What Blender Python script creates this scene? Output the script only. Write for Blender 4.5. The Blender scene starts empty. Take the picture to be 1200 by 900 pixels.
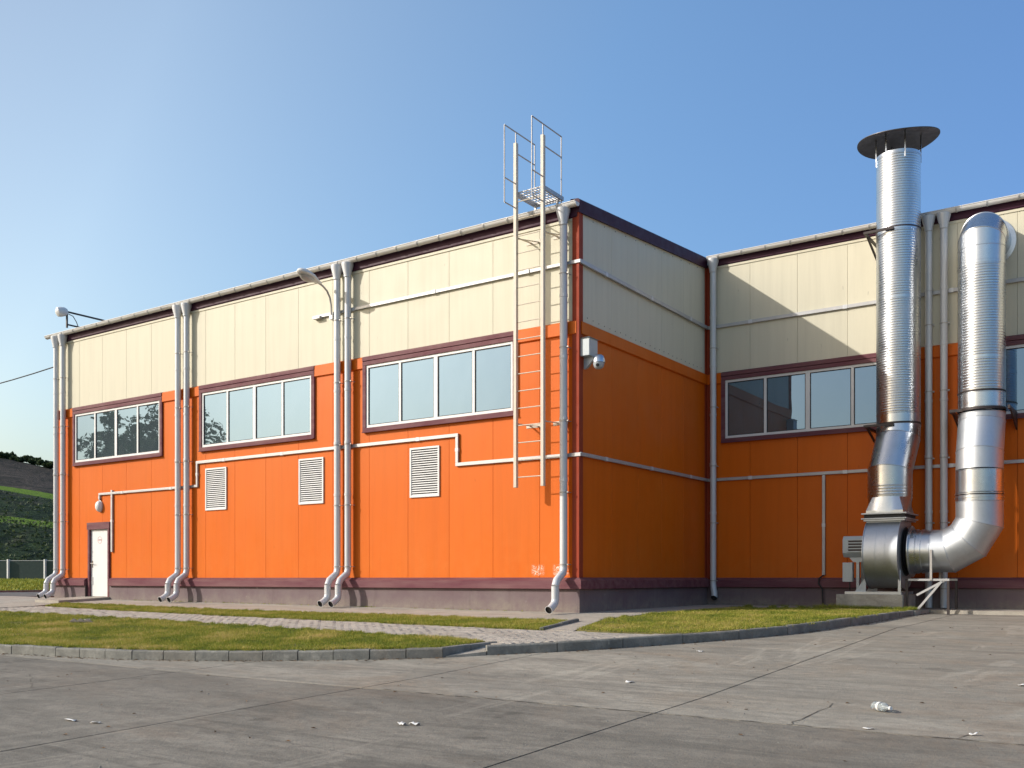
import bpy, bmesh, math, random
import numpy as np
from mathutils import Vector, Matrix, noise

# ------------------------------------------------------------ camera, sky, sun, exposure
S = bpy.context.scene
COL = S.collection
random.seed(7)
CAM = Vector((10.092, -17.042, 0.813))
cam = bpy.data.objects.new('camera', bpy.data.cameras.new('camera'))
COL.objects.link(cam)
cam.location = CAM
cam.rotation_euler = (math.radians(90), 0, math.atan2(0.5671, 0.8237))
cam.data.sensor_width = 36
cam.data.lens = 34.2
cam.data.shift_y = 0.19
cam.data.clip_start = 0.05
cam.data.clip_end = 3000
S.camera = cam

SUN = Vector((-1.10, -1.0, 0.765)).normalized()        # towards the sun
EL = math.asin(SUN.z)
W = bpy.data.worlds.new('World')
S.world = W
W.use_nodes = True
wt = W.node_tree
bg = wt.nodes['Background']
sky = wt.nodes.new('ShaderNodeTexSky')
sky.sky_type = 'NISHITA'
sky.sun_disc = False
sky.sun_elevation = EL
sky.sun_rotation = math.atan2(SUN.x, SUN.y)
sky.altitude = 200
sky.air_density = 1.2
sky.dust_density = 4.2
sky.ozone_density = 3.0
# a hazy autumn sky: paler round the sun, a deeper blue away from it
tc = wt.nodes.new('ShaderNodeTexCoord')
dt = wt.nodes.new('ShaderNodeVectorMath'); dt.operation = 'DOT_PRODUCT'
wt.links.new(tc.outputs['Generated'], dt.inputs[0]); dt.inputs[1].default_value = SUN
mr = wt.nodes.new('ShaderNodeMapRange'); mr.inputs[1].default_value = -1; mr.inputs[2].default_value = 1
wt.links.new(dt.outputs['Value'], mr.inputs[0])
rp = wt.nodes.new('ShaderNodeValToRGB')
stops = [(0.0, (.76, .88, 1.02)), (.335, (.67, .86, 1.10)), (.515, (.99, 1.19, 1.31)), (.69, (1.50, 1.43, 1.28)), (0.82, (1.08, 1.0, 0.90)), (1.0, (0.65, 0.62, 0.58))]
for i, (p_, c_) in enumerate(stops):
    e_ = rp.color_ramp.elements[i] if i < 2 else rp.color_ramp.elements.new(p_)
    e_.position = p_; e_.color = (*[v / 2.5 for v in c_], 1)
for p_, c_ in stops:                                   # elements sort themselves
    e_ = min(rp.color_ramp.elements, key=lambda q: abs(q.position - p_)); e_.position = p_; e_.color = (*[v / 2.5 for v in c_], 1)
wt.links.new(mr.outputs[0], rp.inputs[0])
mu = wt.nodes.new('ShaderNodeVectorMath'); mu.operation = 'MULTIPLY'
wt.links.new(sky.outputs[0], mu.inputs[0]); wt.links.new(rp.outputs[0], mu.inputs[1])
ms = wt.nodes.new('ShaderNodeVectorMath'); ms.operation = 'SCALE'; ms.inputs['Scale'].default_value = 2.5
wt.links.new(mu.outputs[0], ms.inputs[0])
wt.links.new(ms.outputs[0], bg.inputs[0])
bg.inputs[1].default_value = 0.15
sun = bpy.data.objects.new('sun', bpy.data.lights.new('sun', 'SUN'))
COL.objects.link(sun)
sun.data.energy = 3.5
sun.data.angle = math.radians(0.5)
sun.data.color = (1.0, 0.94, 0.86)
sun.rotation_euler = SUN.to_track_quat('Z', 'Y').to_euler()
S.view_settings.view_transform = 'Standard'
S.view_settings.look = 'None'
S.view_settings.exposure = 0.36
S.view_settings.gamma = 1
S.render.engine = 'CYCLES'
S.cycles.max_bounces = 8

# ------------------------------------------------------------ the lie of the land
def G(x, y):                                  # raised ground round the building
    z = 0.12
    if y < 0:
        z += 0.045 * y if y > -8 else -0.36 + 0.03 * (max(y, -26) + 8)
    else:
        z += 0.004 * min(y, 60)
    return z + min(max(0, -x), 60) * 0.0045 + max(0, min(-x - 30, 60)) * 0.004
def L(x, y):                                  # yard level below the kerbs
    t = min(1, max(0, (y - 1) / 5))
    return G(x, y) - 0.13 + 0.06 * t
DY = 6.45                                     # the rear wall stands this far behind the front wall

# ------------------------------------------------------------ node helpers
class NT:
    def __init__(s, name):
        s.m = bpy.data.materials.new(name)
        s.m.use_nodes = True
        s.t = s.m.node_tree
        s.b = s.t.nodes['Principled BSDF']
        s.pos = s.n('ShaderNodeNewGeometry').outputs['Position']
    def n(s, typ, **kw):
        o = s.t.nodes.new(typ)
        for k, v in kw.items():
            setattr(o, k, v)
        return o
    def put(s, sock, v):
        if isinstance(v, bpy.types.NodeSocket):
            s.t.links.new(v, sock)
        else:
            sock.default_value = v
    def math(s, op, a, b=0.0, clamp=False):
        o = s.n('ShaderNodeMath', operation=op, use_clamp=clamp)
        s.put(o.inputs[0], a); s.put(o.inputs[1], b)
        return o.outputs[0]
    def scaled(s, v, src=None):
        o = s.n('ShaderNodeVectorMath', operation='MULTIPLY')
        s.put(o.inputs[0], src or s.pos); o.inputs[1].default_value = v
        return o.outputs[0]
    def noise(s, scale=1.0, detail=4, rough=0.55, vec=(1, 1, 1), src=None, distort=0.0):
        o = s.n('ShaderNodeTexNoise')
        s.put(o.inputs['Vector'], s.scaled(vec, src))
        o.inputs['Scale'].default_value = scale
        o.inputs['Detail'].default_value = detail
        o.inputs['Roughness'].default_value = rough
        o.inputs['Distortion'].default_value = distort
        return o.outputs['Fac']
    def ramp(s, fac, lo, hi, a=0.0, b=1.0):
        o = s.n('ShaderNodeMapRange')
        s.put(o.inputs[0], fac)
        for i, v in enumerate((lo, hi, a, b)):
            o.inputs[i + 1].default_value = v
        return o.outputs[0]
    def mix(s, fac, a, b, blend='MIX'):
        o = s.n('ShaderNodeMix', data_type='RGBA', blend_type=blend)
        s.put(o.inputs[0], fac)
        for i, v in ((6, a), (7, b)):
            s.put(o.inputs[i], v if isinstance(v, bpy.types.NodeSocket) else (*v[:3], 1))
        return o.outputs[2]
    def xyz(s):
        o = s.n('ShaderNodeSeparateXYZ')
        s.put(o.inputs[0], s.pos)
        return o.outputs
    def bump(s, h, strength=0.3, dist=0.01):
        o = s.n('ShaderNodeBump')
        o.inputs['Strength'].default_value = strength
        o.inputs['Distance'].default_value = dist
        s.put(o.inputs['Height'], h)
        s.put(s.b.inputs['Normal'], o.outputs[0])
    def set(s, color=None, rough=None, metal=None, spec=None, coat=None):
        for k, v in (('Base Color', color), ('Roughness', rough), ('Metallic', metal),
                     ('Specular IOR Level', spec), ('Coat Weight', coat)):
            if v is not None:
                if k == 'Base Color' and not isinstance(v, bpy.types.NodeSocket):
                    v = (*v[:3], 1)
                s.put(s.b.inputs[k], v)
        return s.m
    def objrand(s):
        return s.n('ShaderNodeObjectInfo').outputs['Random']

def dirty(name, col, rough=0.5, metal=0.0, dark=0.75, sc=2.0, vec=(1, 1, 1), bump=0.15, bs=60, spec=0.5, dirt=None, amount=0.5):
    n = NT(name)
    f = n.ramp(n.noise(sc, 6, 0.6, vec), 0.35, 0.7, 0, amount)
    d = dirt or tuple(c * dark for c in col)
    c = n.mix(f, col, d)
    c = n.mix(n.ramp(n.objrand(), 0, 1, 0, 0.12), c, tuple(v * 0.8 for v in col))
    if bump:
        n.bump(n.noise(bs, 3, 0.6), bump, 0.004)
    r = n.ramp(n.noise(sc * 3, 3), 0.3, 0.7, rough * 0.85, min(1, rough * 1.15))
    return n.set(c, r, metal, spec)

# painted sandwich panels: smooth paint over a faintly ribbed sheet, dust low down, run marks
def panel_paint(name, col, dust, stains=False):
    n = NT(name)
    x, y, z = n.xyz()
    streak = n.ramp(n.noise(1.0, 6, 0.65, (6, 6, 0.30)), 0.42, 0.75, 0, 0.34)
    c = n.mix(streak, col, tuple(v * 0.72 for v in col))
    blot = n.ramp(n.noise(0.6, 4, 0.5), 0.4, 0.7, 0, 0.13)
    c = n.mix(blot, c, dust)
    c = n.mix(n.ramp(n.objrand(), 0, 1, 0, 0.22), c, tuple(v * 0.72 for v in col))
    low = n.math('MULTIPLY', n.ramp(z, 0.8, 2.2, 1, 0), n.ramp(n.noise(3, 6, 0.7), 0.35, 0.7, 0.0, 0.28))
    c = n.mix(low, c, dust)
    speck = n.ramp(n.noise(14, 2, 0.5, (1, 1, 0.25)), 0.74, 0.80, 0, 0.5)
    c = n.mix(speck, c, tuple(v * 0.45 for v in col))
    if stains:
        m = None
        for x0, x1 in ((-1.13, -0.84), (-0.60, -0.24)):
            w = n.math('MULTIPLY', n.ramp(x, x0 - 0.03, x0 + 0.05), n.ramp(x, x1 - 0.05, x1 + 0.03, 1, 0))
            m = w if m is None else n.math('MAXIMUM', m, w)
        m = n.math('MULTIPLY', m, n.ramp(z, 0.86, 0.92))
        m = n.math('MULTIPLY', m, n.ramp(z, 1.04, 1.12, 1, 0))
        m = n.math('MULTIPLY', m, n.ramp(y, 0.02, 0.04, 1, 0))
        scr = n.ramp(n.noise(22, 5, 0.75, (0.8, 1, 1.5), distort=1.5), 0.50, 0.58)
        c = n.mix(n.math('MULTIPLY', m, scr), c, (0.78, 0.72, 0.62))
    rib = n.n('ShaderNodeTexWave', wave_type='BANDS', bands_direction='X')
    v = n.n('ShaderNodeCombineXYZ')
    n.put(v.inputs[0], n.math('ADD', x, y))
    n.put(rib.inputs['Vector'], v.outputs[0])
    rib.inputs['Scale'].default_value = 4.2
    h = n.math('ADD', n.math('MULTIPLY', rib.outputs['Fac'], 0.25), n.math('MULTIPLY', n.noise(0.9, 3), 2.6))
    n.bump(h, 0.10, 0.012)
    return n.set(c, n.ramp(n.noise(2, 4), 0.3, 0.7, 0.40, 0.52), 0, 0.18)

M = {}
M['orange'] = panel_paint('orange_paint', (0.64, 0.126, 0.005), (0.62, 0.195, 0.036), True)
M['cream'] = panel_paint('cream_paint', (0.62, 0.585, 0.455), (0.60, 0.565, 0.45))
M['redbrown'] = dirty('red_brown_flashing', (0.31, 0.050, 0.022), 0.6, spec=0.15, dark=0.7, vec=(3, 3, .4), bump=0.05)
M['maroon'] = dirty('maroon_flashing', (0.125, 0.040, 0.054), 0.6, spec=0.15, dark=0.6, vec=(.4, 3, 3), bump=0.05, dirt=(0.26, 0.15, 0.14))
M['purple'] = dirty('dark_purple_flashing', (0.055, 0.018, 0.036), 0.5, spec=0.15, dark=0.7, bump=0.05)
M['plinth'] = dirty('mauve_render', (0.150, 0.106, 0.114), 0.85, dark=0.7, sc=1.4, bump=0.5, bs=45, dirt=(0.23, 0.19, 0.185), amount=0.55)
def plinth_mat():
    n = NT('mauve_render')
    x, y, z = n.xyz()
    c = n.mix(n.ramp(n.noise(1.4, 7, 0.65), 0.35, 0.68, 0, .6), (0.150, 0.106, 0.114), (0.20, 0.165, 0.16))
    sp = n.math('MULTIPLY', n.ramp(n.math('ADD', z, n.math('MULTIPLY', n.noise(2.5, 6, .7), 0.5)), 0.42, 0.66, 1, 0), n.ramp(n.noise(9, 5, .7), .35, .6, .2, .75))
    c = n.mix(sp, c, (0.24, 0.205, 0.17))
    c = n.mix(n.ramp(n.noise(1.0, 6, .7, (7, 7, .5)), .55, .75, 0, .45), c, (0.075, 0.055, 0.058))
    c = n.mix(n.ramp(n.noise(4.5, 4, .7), .70, .74, 0, .5), c, (0.33, 0.30, 0.29))
    n.bump(n.noise(45, 4, .7), .5, .006)
    return n.set(c, .88, 0, .3)
M['plinth'] = plinth_mat()
M['pipe'] = dirty('grey_painted_metal', (0.58, 0.59, 0.60), 0.42, 0.15, dark=0.8, sc=3, vec=(3, 3, .5), bump=0.03)
M['gutter'] = dirty('pale_gutter_metal', (0.68, 0.67, 0.65), 0.45, 0.05, dark=0.8, sc=3, bump=0.03)
M['white'] = dirty('white_paint', (0.70, 0.70, 0.685), 0.45, dark=0.86, sc=3, bump=0.03)
M['ladder'] = dirty('cream_ladder_paint', (0.60, 0.53, 0.43), 0.5, dark=0.7, sc=4, vec=(3, 3, .6), bump=0.05)
M['rail'] = dirty('thin_steel', (0.42, 0.40, 0.38), 0.45, 0.4, bump=0)
M['conduit'] = dirty('zinc_conduit', (0.46, 0.46, 0.46), 0.45, 0.35, dark=0.7, sc=2, bump=0.03)
M['darksteel'] = dirty('dark_steel', (0.045, 0.035, 0.035), 0.5, 0.3, bump=0.1)
M['capsteel'] = dirty('weathered_cap_steel', (0.085, 0.08, 0.078), 0.5, 0.7, bump=0.1, dark=0.5)
M['black'] = dirty('black_rubber', (0.014, 0.014, 0.015), 0.6, bump=0.1)
M['motor'] = dirty('pale_grey_motor_paint', (0.42, 0.47, 0.50), 0.4, 0.1, dark=0.7, bump=0.05)
M['brass'] = dirty('door_hardware', (0.35, 0.33, 0.30), 0.3, 0.9, bump=0)
M['signred'] = dirty('faded_red_print', (0.62, 0.30, 0.28), 0.5, bump=0)
M['roof'] = dirty('roof_membrane', (0.30, 0.30, 0.31), 0.8, bump=0.2)
M['bark'] = dirty('bark', (0.10, 0.07, 0.05), 0.9, bump=0.6, bs=20)
M['cable'] = dirty('cable_black', (0.02, 0.02, 0.022), 0.6, bump=0)
M['fencegreen'] = dirty('dark_green_mesh', (0.030, 0.058, 0.052), 0.7, bump=0.2)
M['fencepost'] = dirty('pale_post', (0.55, 0.56, 0.56), 0.6, bump=0)
M['rock'] = dirty('rubble', (0.24, 0.23, 0.23), 0.9, bump=0.5, bs=10)

def steel(name, base, rough, spangle=0.10):
    n = NT(name)
    vor = n.n('ShaderNodeTexVoronoi')
    n.put(vor.inputs['Vector'], n.pos); vor.inputs['Scale'].default_value = 22
    c = n.mix(n.ramp(vor.outputs['Color'], 0, 1, 0, 0.28), (base * .95, base * 1.0, base * 1.06), (base * .74, base * .79, base * .85))
    c = n.mix(n.ramp(n.noise(1.6, 6, 0.65, (1, 1, .6)), 0.5, 0.75, 0, 0.35), c, (0.40, 0.40, 0.38))
    r = n.math('ADD', n.ramp(n.noise(2.5, 4), 0.3, 0.7, rough - 0.04, rough + 0.06), n.ramp(vor.outputs['Color'], 0, 1, 0, spangle))
    n.bump(n.noise(1.6, 2, 0.5), 0.10, 0.03)
    return n.set(c, r, 1.0)
M['galv'] = steel('galvanised_steel', 0.60, 0.27, 0.02)
M['galvdull'] = steel('dull_galvanised_steel', 0.54, 0.46, 0.03)

def glass(name, tint, amount):
    n = NT(name)
    out = [o for o in n.t.nodes if o.type == 'OUTPUT_MATERIAL'][0]
    gl = n.n('ShaderNodeBsdfGlossy'); gl.inputs['Color'].default_value = (*tint, 1); gl.inputs['Roughness'].default_value = 0.012
    df = n.n('ShaderNodeBsdfDiffuse')
    n.put(df.inputs['Color'], n.mix(n.ramp(n.noise(2.5, 6, 0.7, (1, 1, .5)), 0.4, 0.75, 0, 0.22), (0.055, 0.075, 0.085), (0.15, 0.17, 0.18)))
    mx = n.n('ShaderNodeMixShader')
    mx.inputs[0].default_value = amount
    bp = n.n('ShaderNodeBump'); bp.inputs['Strength'].default_value = 0.08; bp.inputs['Distance'].default_value = 0.05
    n.put(bp.inputs['Height'], n.noise(0.8, 2)); n.put(gl.inputs['Normal'], bp.outputs[0])
    n.t.links.new(df.outputs[0], mx.inputs[1]); n.t.links.new(gl.outputs[0], mx.inputs[2])
    n.t.links.new(mx.outputs[0], out.inputs[0])
    return n.m
M['glass'] = glass('coated_window_glass', (0.46, 0.70, 1.0), 0.27)

def concrete(name, col, dark, warm, sc=0.5, yard=False):
    n = NT(name)
    c = n.mix(n.ramp(n.noise(sc, 8, 0.68, (0.6, 1.1, 1), distort=0.8), 0.38, 0.62), col, dark)
    c = n.mix(n.ramp(n.noise(0.35, 6, 0.7, (1, 1.4, 1), distort=1.2), 0.50, 0.68, 0, 0.75), c, warm)
    c = n.mix(n.ramp(n.noise(2.2, 8, 0.78, (0.40, 1.2, 1), distort=0.5), 0.46, 0.66, 0, 0.55), c, tuple(v * 0.50 for v in dark))
    c = n.mix(n.ramp(n.noise(7, 6, 0.75, (0.7, 1.1, 1)), 0.45, 0.65, 0, 0.42), c, tuple(v * 0.55 for v in dark))
    c = n.mix(n.ramp(n.noise(5, 5, 0.7, (0.5, 1.4, 1)), 0.58, 0.72, 0, 0.45), c, tuple(min(1, v * 1.35) for v in col))
    c = n.mix(n.ramp(n.noise(70, 3, 0.7), 0.50, 0.75, 0, 0.45), c, tuple(v * 0.5 for v in col))
    c = n.mix(n.ramp(n.noise(38, 2, 0.5), 0.70, 0.75, 0, 0.5), c, tuple(min(1, v * 1.6) for v in col))
    if yard:
        # oil drips, rust-brown dust towards the right, pale scuffs
        oil = n.ramp(n.noise(1.7, 2, 0.4), 0.70, 0.74, 0, 0.55)
        c = n.mix(oil, c, tuple(v * 0.42 for v in dark))
        x, y, z = n.xyz()
        rust = n.math('MULTIPLY', n.ramp(x, 7.0, 9.5), n.ramp(n.noise(0.7, 6, 0.7, distort=1.0), 0.45, 0.68, 0, 0.75))
        c = n.mix(rust, c, (0.20, 0.135, 0.085))
        n1 = n.noise(0.9, 3, 0.5, (0.16, 1.9, 1), distort=0.4)
        tyre = n.math('MULTIPLY', n.ramp(n1, 0.56, 0.60), n.ramp(n1, 0.61, 0.65, 1, 0))
        c = n.mix(n.math('MULTIPLY', tyre, 0.35), c, tuple(v * 0.5 for v in dark))
        n2 = n.noise(0.8, 4, 0.6, (1.3, 0.25, 1), distort=0.6)
        c = n.mix(n.math('MULTIPLY', n.math('MULTIPLY', n.ramp(n2, 0.60, 0.63), n.ramp(n2, 0.64, 0.68, 1, 0)), 0.22), c, tuple(min(1, v * 1.5) for v in col))
    c = n.mix(n.ramp(n.objrand(), 0, 1, 0, 0.25), c, dark)
    n.bump(n.math('ADD', n.noise(45, 5, 0.7), n.math('MULTIPLY', n.noise(4, 6, .7), 2.5)), 0.8, 0.008)
    return n.set(c, 0.88, 0, 0.3)
M['slab'] = concrete('pale_yard_concrete', (0.350, 0.325, 0.270), (0.235, 0.220, 0.185), (0.27, 0.215, 0.155), yard=True)
M['slabdark'] = concrete('sooty_yard_concrete', (0.245, 0.226, 0.188), (0.155, 0.145, 0.122), (0.21, 0.170, 0.128), yard=True)
M['apron'] = concrete('apron_concrete', (0.46, 0.42, 0.355), (0.35, 0.32, 0.27), (0.39, 0.34, 0.27), 0.9)
M['kerb'] = concrete('kerb_concrete', (0.28, 0.275, 0.245), (0.165, 0.166, 0.15), (0.24, 0.21, 0.17), 2.2)
M['block'] = concrete('base_block_concrete', (0.48, 0.45, 0.39), (0.32, 0.30, 0.26), (0.40, 0.35, 0.28), 2.0)
M['paver'] = concrete('paver_concrete', (0.48, 0.44, 0.38), (0.34, 0.31, 0.27), (0.36, 0.31, 0.25), 2.6)
M['asphalt'] = concrete('road_asphalt', (0.16, 0.155, 0.15), (0.12, 0.118, 0.115), (0.15, 0.14, 0.12), 0.6)
M['joint'] = dirty('joint_sand', (0.10, 0.088, 0.07), 0.95, bump=0.4)
def soilmat(name, a, b, c3):
    n = NT(name)
    c = n.mix(n.ramp(n.noise(1.5, 8, 0.7), 0.4, 0.62), a, b)
    c = n.mix(n.ramp(n.noise(9, 6, 0.7), 0.5, 0.68), c, c3)
    n.bump(n.noise(30, 6, 0.7), 0.8, 0.02)
    return n.set(c, 0.95, 0, 0.2)
M['soil'] = soilmat('lawn_soil', (0.15, 0.14, 0.045), (0.17, 0.14, 0.065), (0.09, 0.10, 0.03))
M['field'] = soilmat('field_grass', (0.14, 0.19, 0.035), (0.11, 0.16, 0.03), (0.17, 0.19, 0.05))

def vgreen(name, stops, rough=0.7):
    n = NT(name)
    f = n.n('ShaderNodeAttribute', attribute_name='tint')
    cr = n.n('ShaderNodeValToRGB')
    el = cr.color_ramp.elements
    el[0].position, el[0].color = stops[0][0], (*stops[0][1], 1)
    el[1].position, el[1].color = stops[-1][0], (*stops[-1][1], 1)
    for p, c in stops[1:-1]:
        e = el.new(p); e.color = (*c, 1)
    n.put(cr.inputs[0], f.outputs['Fac'])
    tr = n.n('ShaderNodeBsdfTranslucent'); n.put(tr.inputs[0], cr.outputs[0])
    n.set(cr.outputs[0], rough, 0, 0.25)
    mx = n.n('ShaderNodeMixShader'); mx.inputs[0].default_value = 0.28
    out = [o for o in n.t.nodes if o.type == 'OUTPUT_MATERIAL'][0]
    n.t.links.new(n.b.outputs[0], mx.inputs[1]); n.t.links.new(tr.outputs[0], mx.inputs[2])
    n.t.links.new(mx.outputs[0], out.inputs[0])
    return n.m
M['grass'] = vgreen('grass_blades', [(0, (0.085, 0.135, 0.015)), (0.35, (0.23, 0.27, 0.03)), (0.68, (0.38, 0.34, 0.065)), (1, (0.55, 0.43, 0.17))])
M['leaf'] = vgreen('tree_leaves', [(0, (0.05, 0.08, 0.03)), (0.5, (0.09, 0.14, 0.045)), (1, (0.17, 0.20, 0.07))])
M['hillleaf'] = vgreen('hill_scrub', [(0, (0.03, 0.045, 0.025)), (0.5, (0.05, 0.08, 0.03)), (1, (0.10, 0.13, 0.05))])

# ------------------------------------------------------------ mesh helpers
class MB:
    def __init__(s):
        s.v, s.f = [], []
    def box(s, x0, x1, y0, y1, z0, z1):
        b = len(s.v)
        s.v += [(x, y, z) for z in (z0, z1) for y in (y0, y1) for x in (x0, x1)]
        s.f += [tuple(b + i for i in q) for q in ((0, 2, 3, 1), (4, 5, 7, 6), (0, 1, 5, 4), (2, 6, 7, 3), (0, 4, 6, 2), (1, 3, 7, 5))]
        return s
    def bar(s, a, b_, w, h=None):             # square bar between two points
        h = h or w
        a, b_ = Vector(a), Vector(b_)
        d = (b_ - a).normalized()
        up = Vector((0, 0, 1)) if abs(d.z) < 0.95 else Vector((0, 1, 0))
        r = d.cross(up).normalized() * w / 2
        u = r.cross(d).normalized() * h / 2
        n = len(s.v)
        for p in (a, b_):
            s.v += [tuple(p + r * i + u * j) for i, j in ((-1, -1), (1, -1), (1, 1), (-1, 1))]
        s.f += [(n, n + 1, n + 2, n + 3), (n + 7, n + 6, n + 5, n + 4)]
        s.f += [(n + i, n + 4 + i, n + 4 + (i + 1) % 4, n + (i + 1) % 4) for i in range(4)]
        return s
    def prism(s, pts, d):                     # polygon of 3-D points pushed along d
        n, k = len(s.v), len(pts)
        s.v += [tuple(p) for p in pts] + [tuple(Vector(p) + Vector(d)) for p in pts]
        s.f += [tuple(n + i for i in range(k)), tuple(n + k + i for i in reversed(range(k)))]
        s.f += [(n + i, n + k + i, n + k + (i + 1) % k, n + (i + 1) % k) for i in range(k)]
        return s
    def tube(s, path, r, seg=16, caps=True, hollow=False):
        P = [Vector(p) for p in path]
        R = r if isinstance(r, (list, tuple)) else [r] * len(P)
        t0 = (P[1] - P[0]).normalized()
        ref = Vector((0, 0, 1)) if abs(t0.z) < 0.9 else Vector((0, 1, 0))
        u = t0.cross(ref).normalized()
        base = len(s.v)
        for i, p in enumerate(P):
            if i == 0: t = t0
            elif i == len(P) - 1: t = (P[-1] - P[-2]).normalized()
            else: t = ((P[i] - P[i - 1]).normalized() + (P[i + 1] - P[i]).normalized()).normalized()
            k = 1.0
            if 0 < i < len(P) - 1:
                k = 1 / max(0.5, math.sqrt(max(0.05, (1 + (P[i] - P[i - 1]).normalized().dot((P[i + 1] - P[i]).normalized())) / 2)))
            u = (u - t * u.dot(t)).normalized()
            w = t.cross(u)
            bend = Vector((0, 0, 0))
            if k > 1.0001:
                bend = ((P[i + 1] - P[i]).normalized() - (P[i] - P[i - 1]).normalized()).normalized()
            for j in range(seg):
                a = 2 * math.pi * j / seg
                o = (u * math.cos(a) + w * math.sin(a)) * R[i]
                o += bend * o.dot(bend) * (k - 1)
                s.v.append(tuple(p + o))
        for i in range(len(P) - 1):
            for j in range(seg):
                a, b = base + i * seg + j, base + i * seg + (j + 1) % seg
                s.f.append((a, b, b + seg, a + seg))
        if caps:
            s.f.append(tuple(base + j for j in reversed(range(seg))))
            s.f.append(tuple(base + (len(P) - 1) * seg + j for j in range(seg)))
        return s
    def lathe(s, prof, origin, axis=(0, 0, 1), seg=40):   # prof: (radius, height along the axis)
        ax = Vector(axis).normalized()
        u = ax.orthogonal().normalized(); w = ax.cross(u)
        b = len(s.v)
        o = Vector(origin)
        for r, h in prof:
            for j in range(seg):
                a = 2 * math.pi * j / seg
                s.v.append(tuple(o + ax * h + (u * math.cos(a) + w * math.sin(a)) * r))
        for i in range(len(prof) - 1):
            for j in range(seg):
                p, q = b + i * seg + j, b + i * seg + (j + 1) % seg
                s.f.append((p, q, q + seg, p + seg))
        return s
    def build(s, name, mat, parent=None, smooth=0, bevel=0, origin=None):
        me = bpy.data.meshes.new(name)
        vs = s.v
        if origin is not None:
            ox, oy, oz = origin
            vs = [(a - ox, b - oy, c - oz) for a, b, c in s.v]
        me.from_pydata(vs, [], s.f)
        me.materials.append(M[mat] if isinstance(mat, str) else mat)
        bm = bmesh.new(); bm.from_mesh(me)
        bmesh.ops.recalc_face_normals(bm, faces=bm.faces)
        bm.to_mesh(me); bm.free()
        if smooth:
            me.polygons.foreach_set('use_smooth', [True] * len(me.polygons))
            me.set_sharp_from_angle(angle=math.radians(smooth))
        o = bpy.data.objects.new(name, me)
        COL.objects.link(o)
        if origin is not None:
            o.location = origin
        if bevel:
            b = o.modifiers.new('bevel', 'BEVEL'); b.width = bevel; b.segments = 2; b.limit_method = 'ANGLE'
        if parent:
            o.parent = parent
            if origin is not None or parent.location.length > 0:
                o.location = Vector(o.location) - Vector(world_loc(parent))
        return o

def world_loc(o):
    p = Vector(o.location)
    while o.parent:
        o = o.parent
        p += Vector(o.location)
    return p

def thing(name, label, cat, loc=(0, 0, 0), group=None):
    o = bpy.data.objects.new(name, None)
    o.empty_display_size = 0.2
    COL.objects.link(o)
    o.location = loc
    o['label'] = label; o['category'] = cat
    if group: o['group'] = group
    return o
def tag(o, label, cat, group=None):
    o['label'] = label; o['category'] = cat
    if group: o['group'] = group
    return o
def struct(o, kind='structure'):
    o['kind'] = kind
    return o
def copy_tree(o, parent=None):
    c = o.copy(); COL.objects.link(c); c.parent = parent
    for ch in o.children:
        copy_tree(ch, c)
    return c
def B(x0, x1, y0, y1, z0, z1): return MB().box(x0, x1, y0, y1, z0, z1)

# ground sheets: a polygon cut on a lattice, laid on F(x, y)
def sheet(name, poly, F, off, mat, skirt=0.3, step=2.0, parent=None):
    bm = bmesh.new()
    vs = [bm.verts.new((x, y, 0)) for x, y in poly]
    bm.faces.new(vs)
    xs = [p[0] for p in poly]; ys = [p[1] for p in poly]
    def cuts(lo, hi, st, extra):
        k = math.ceil(lo / st) * st
        out = list(extra)
        while k < hi:
            out.append(k); k += st
        return [c for c in out if lo < c < hi]
    for c in cuts(min(xs), max(xs), step, (0, -30, -60, -90)):
        bmesh.ops.bisect_plane(bm, geom=bm.verts[:] + bm.edges[:] + bm.faces[:], plane_co=(c, 0, 0), plane_no=(1, 0, 0))
    for c in cuts(min(ys), max(ys), step, (0, -8, -26, 1, 6, 60)):
        bmesh.ops.bisect_plane(bm, geom=bm.verts[:] + bm.edges[:] + bm.faces[:], plane_co=(0, c, 0), plane_no=(0, 1, 0))
    bmesh.ops.remove_doubles(bm, verts=bm.verts[:], dist=0.0005)
    if sum(f.normal.z for f in bm.faces) < 0:
        bmesh.ops.reverse_faces(bm, faces=bm.faces[:])
    for v in bm.verts:
        v.co.z = F(v.co.x, v.co.y) + off
    if skirt:
        be = [e for e in bm.edges if e.is_boundary]
        r = bmesh.ops.extrude_edge_only(bm, edges=be)
        for v in [g for g in r['geom'] if isinstance(g, bmesh.types.BMVert)]:
            v.co.z -= skirt
        bmesh.ops.recalc_face_normals(bm, faces=bm.faces[:])
    me = bpy.data.meshes.new(name); bm.to_mesh(me); bm.free()
    me.materials.append(M[mat])
    o = bpy.data.objects.new(name, me); COL.objects.link(o)
    if parent: o.parent = parent
    return o

def inside(px, py, poly):                     # numpy point in polygon
    c = np.zeros(len(px), bool)
    n = len(poly)
    for i in range(n):
        x1, y1 = poly[i]; x2, y2 = poly[(i + 1) % n]
        if y1 == y2: continue
        k = ((y1 > py) != (y2 > py)) & (px < (x2 - x1) * (py - y1) / (y2 - y1) + x1)
        c ^= k
    return c
Gv = np.vectorize(G)

# ------------------------------------------------------------ ground
KERB_A = [(-42, -9.3), (-20, -9.15), (-10, -9.05), (-5.21, -8.92), (-3.68, -8.72), (-2.56, -8.50), (-1.59, -8.13), (-0.63, -7.69), (0.31, -7.20), (1.0, -6.78), (1.56, -6.36)]
KERB_B = [(1.98, -5.89), (2.9, -4.95), (3.45, -4.2), (3.95, -3.42), (4.45, -2.62), (4.88, -1.75), (5.2, -0.75), (5.36, 0.4), (5.42, 1.8), (5.44, 3.28), (5.5, 4.6), (5.6, 5.4)]

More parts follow.
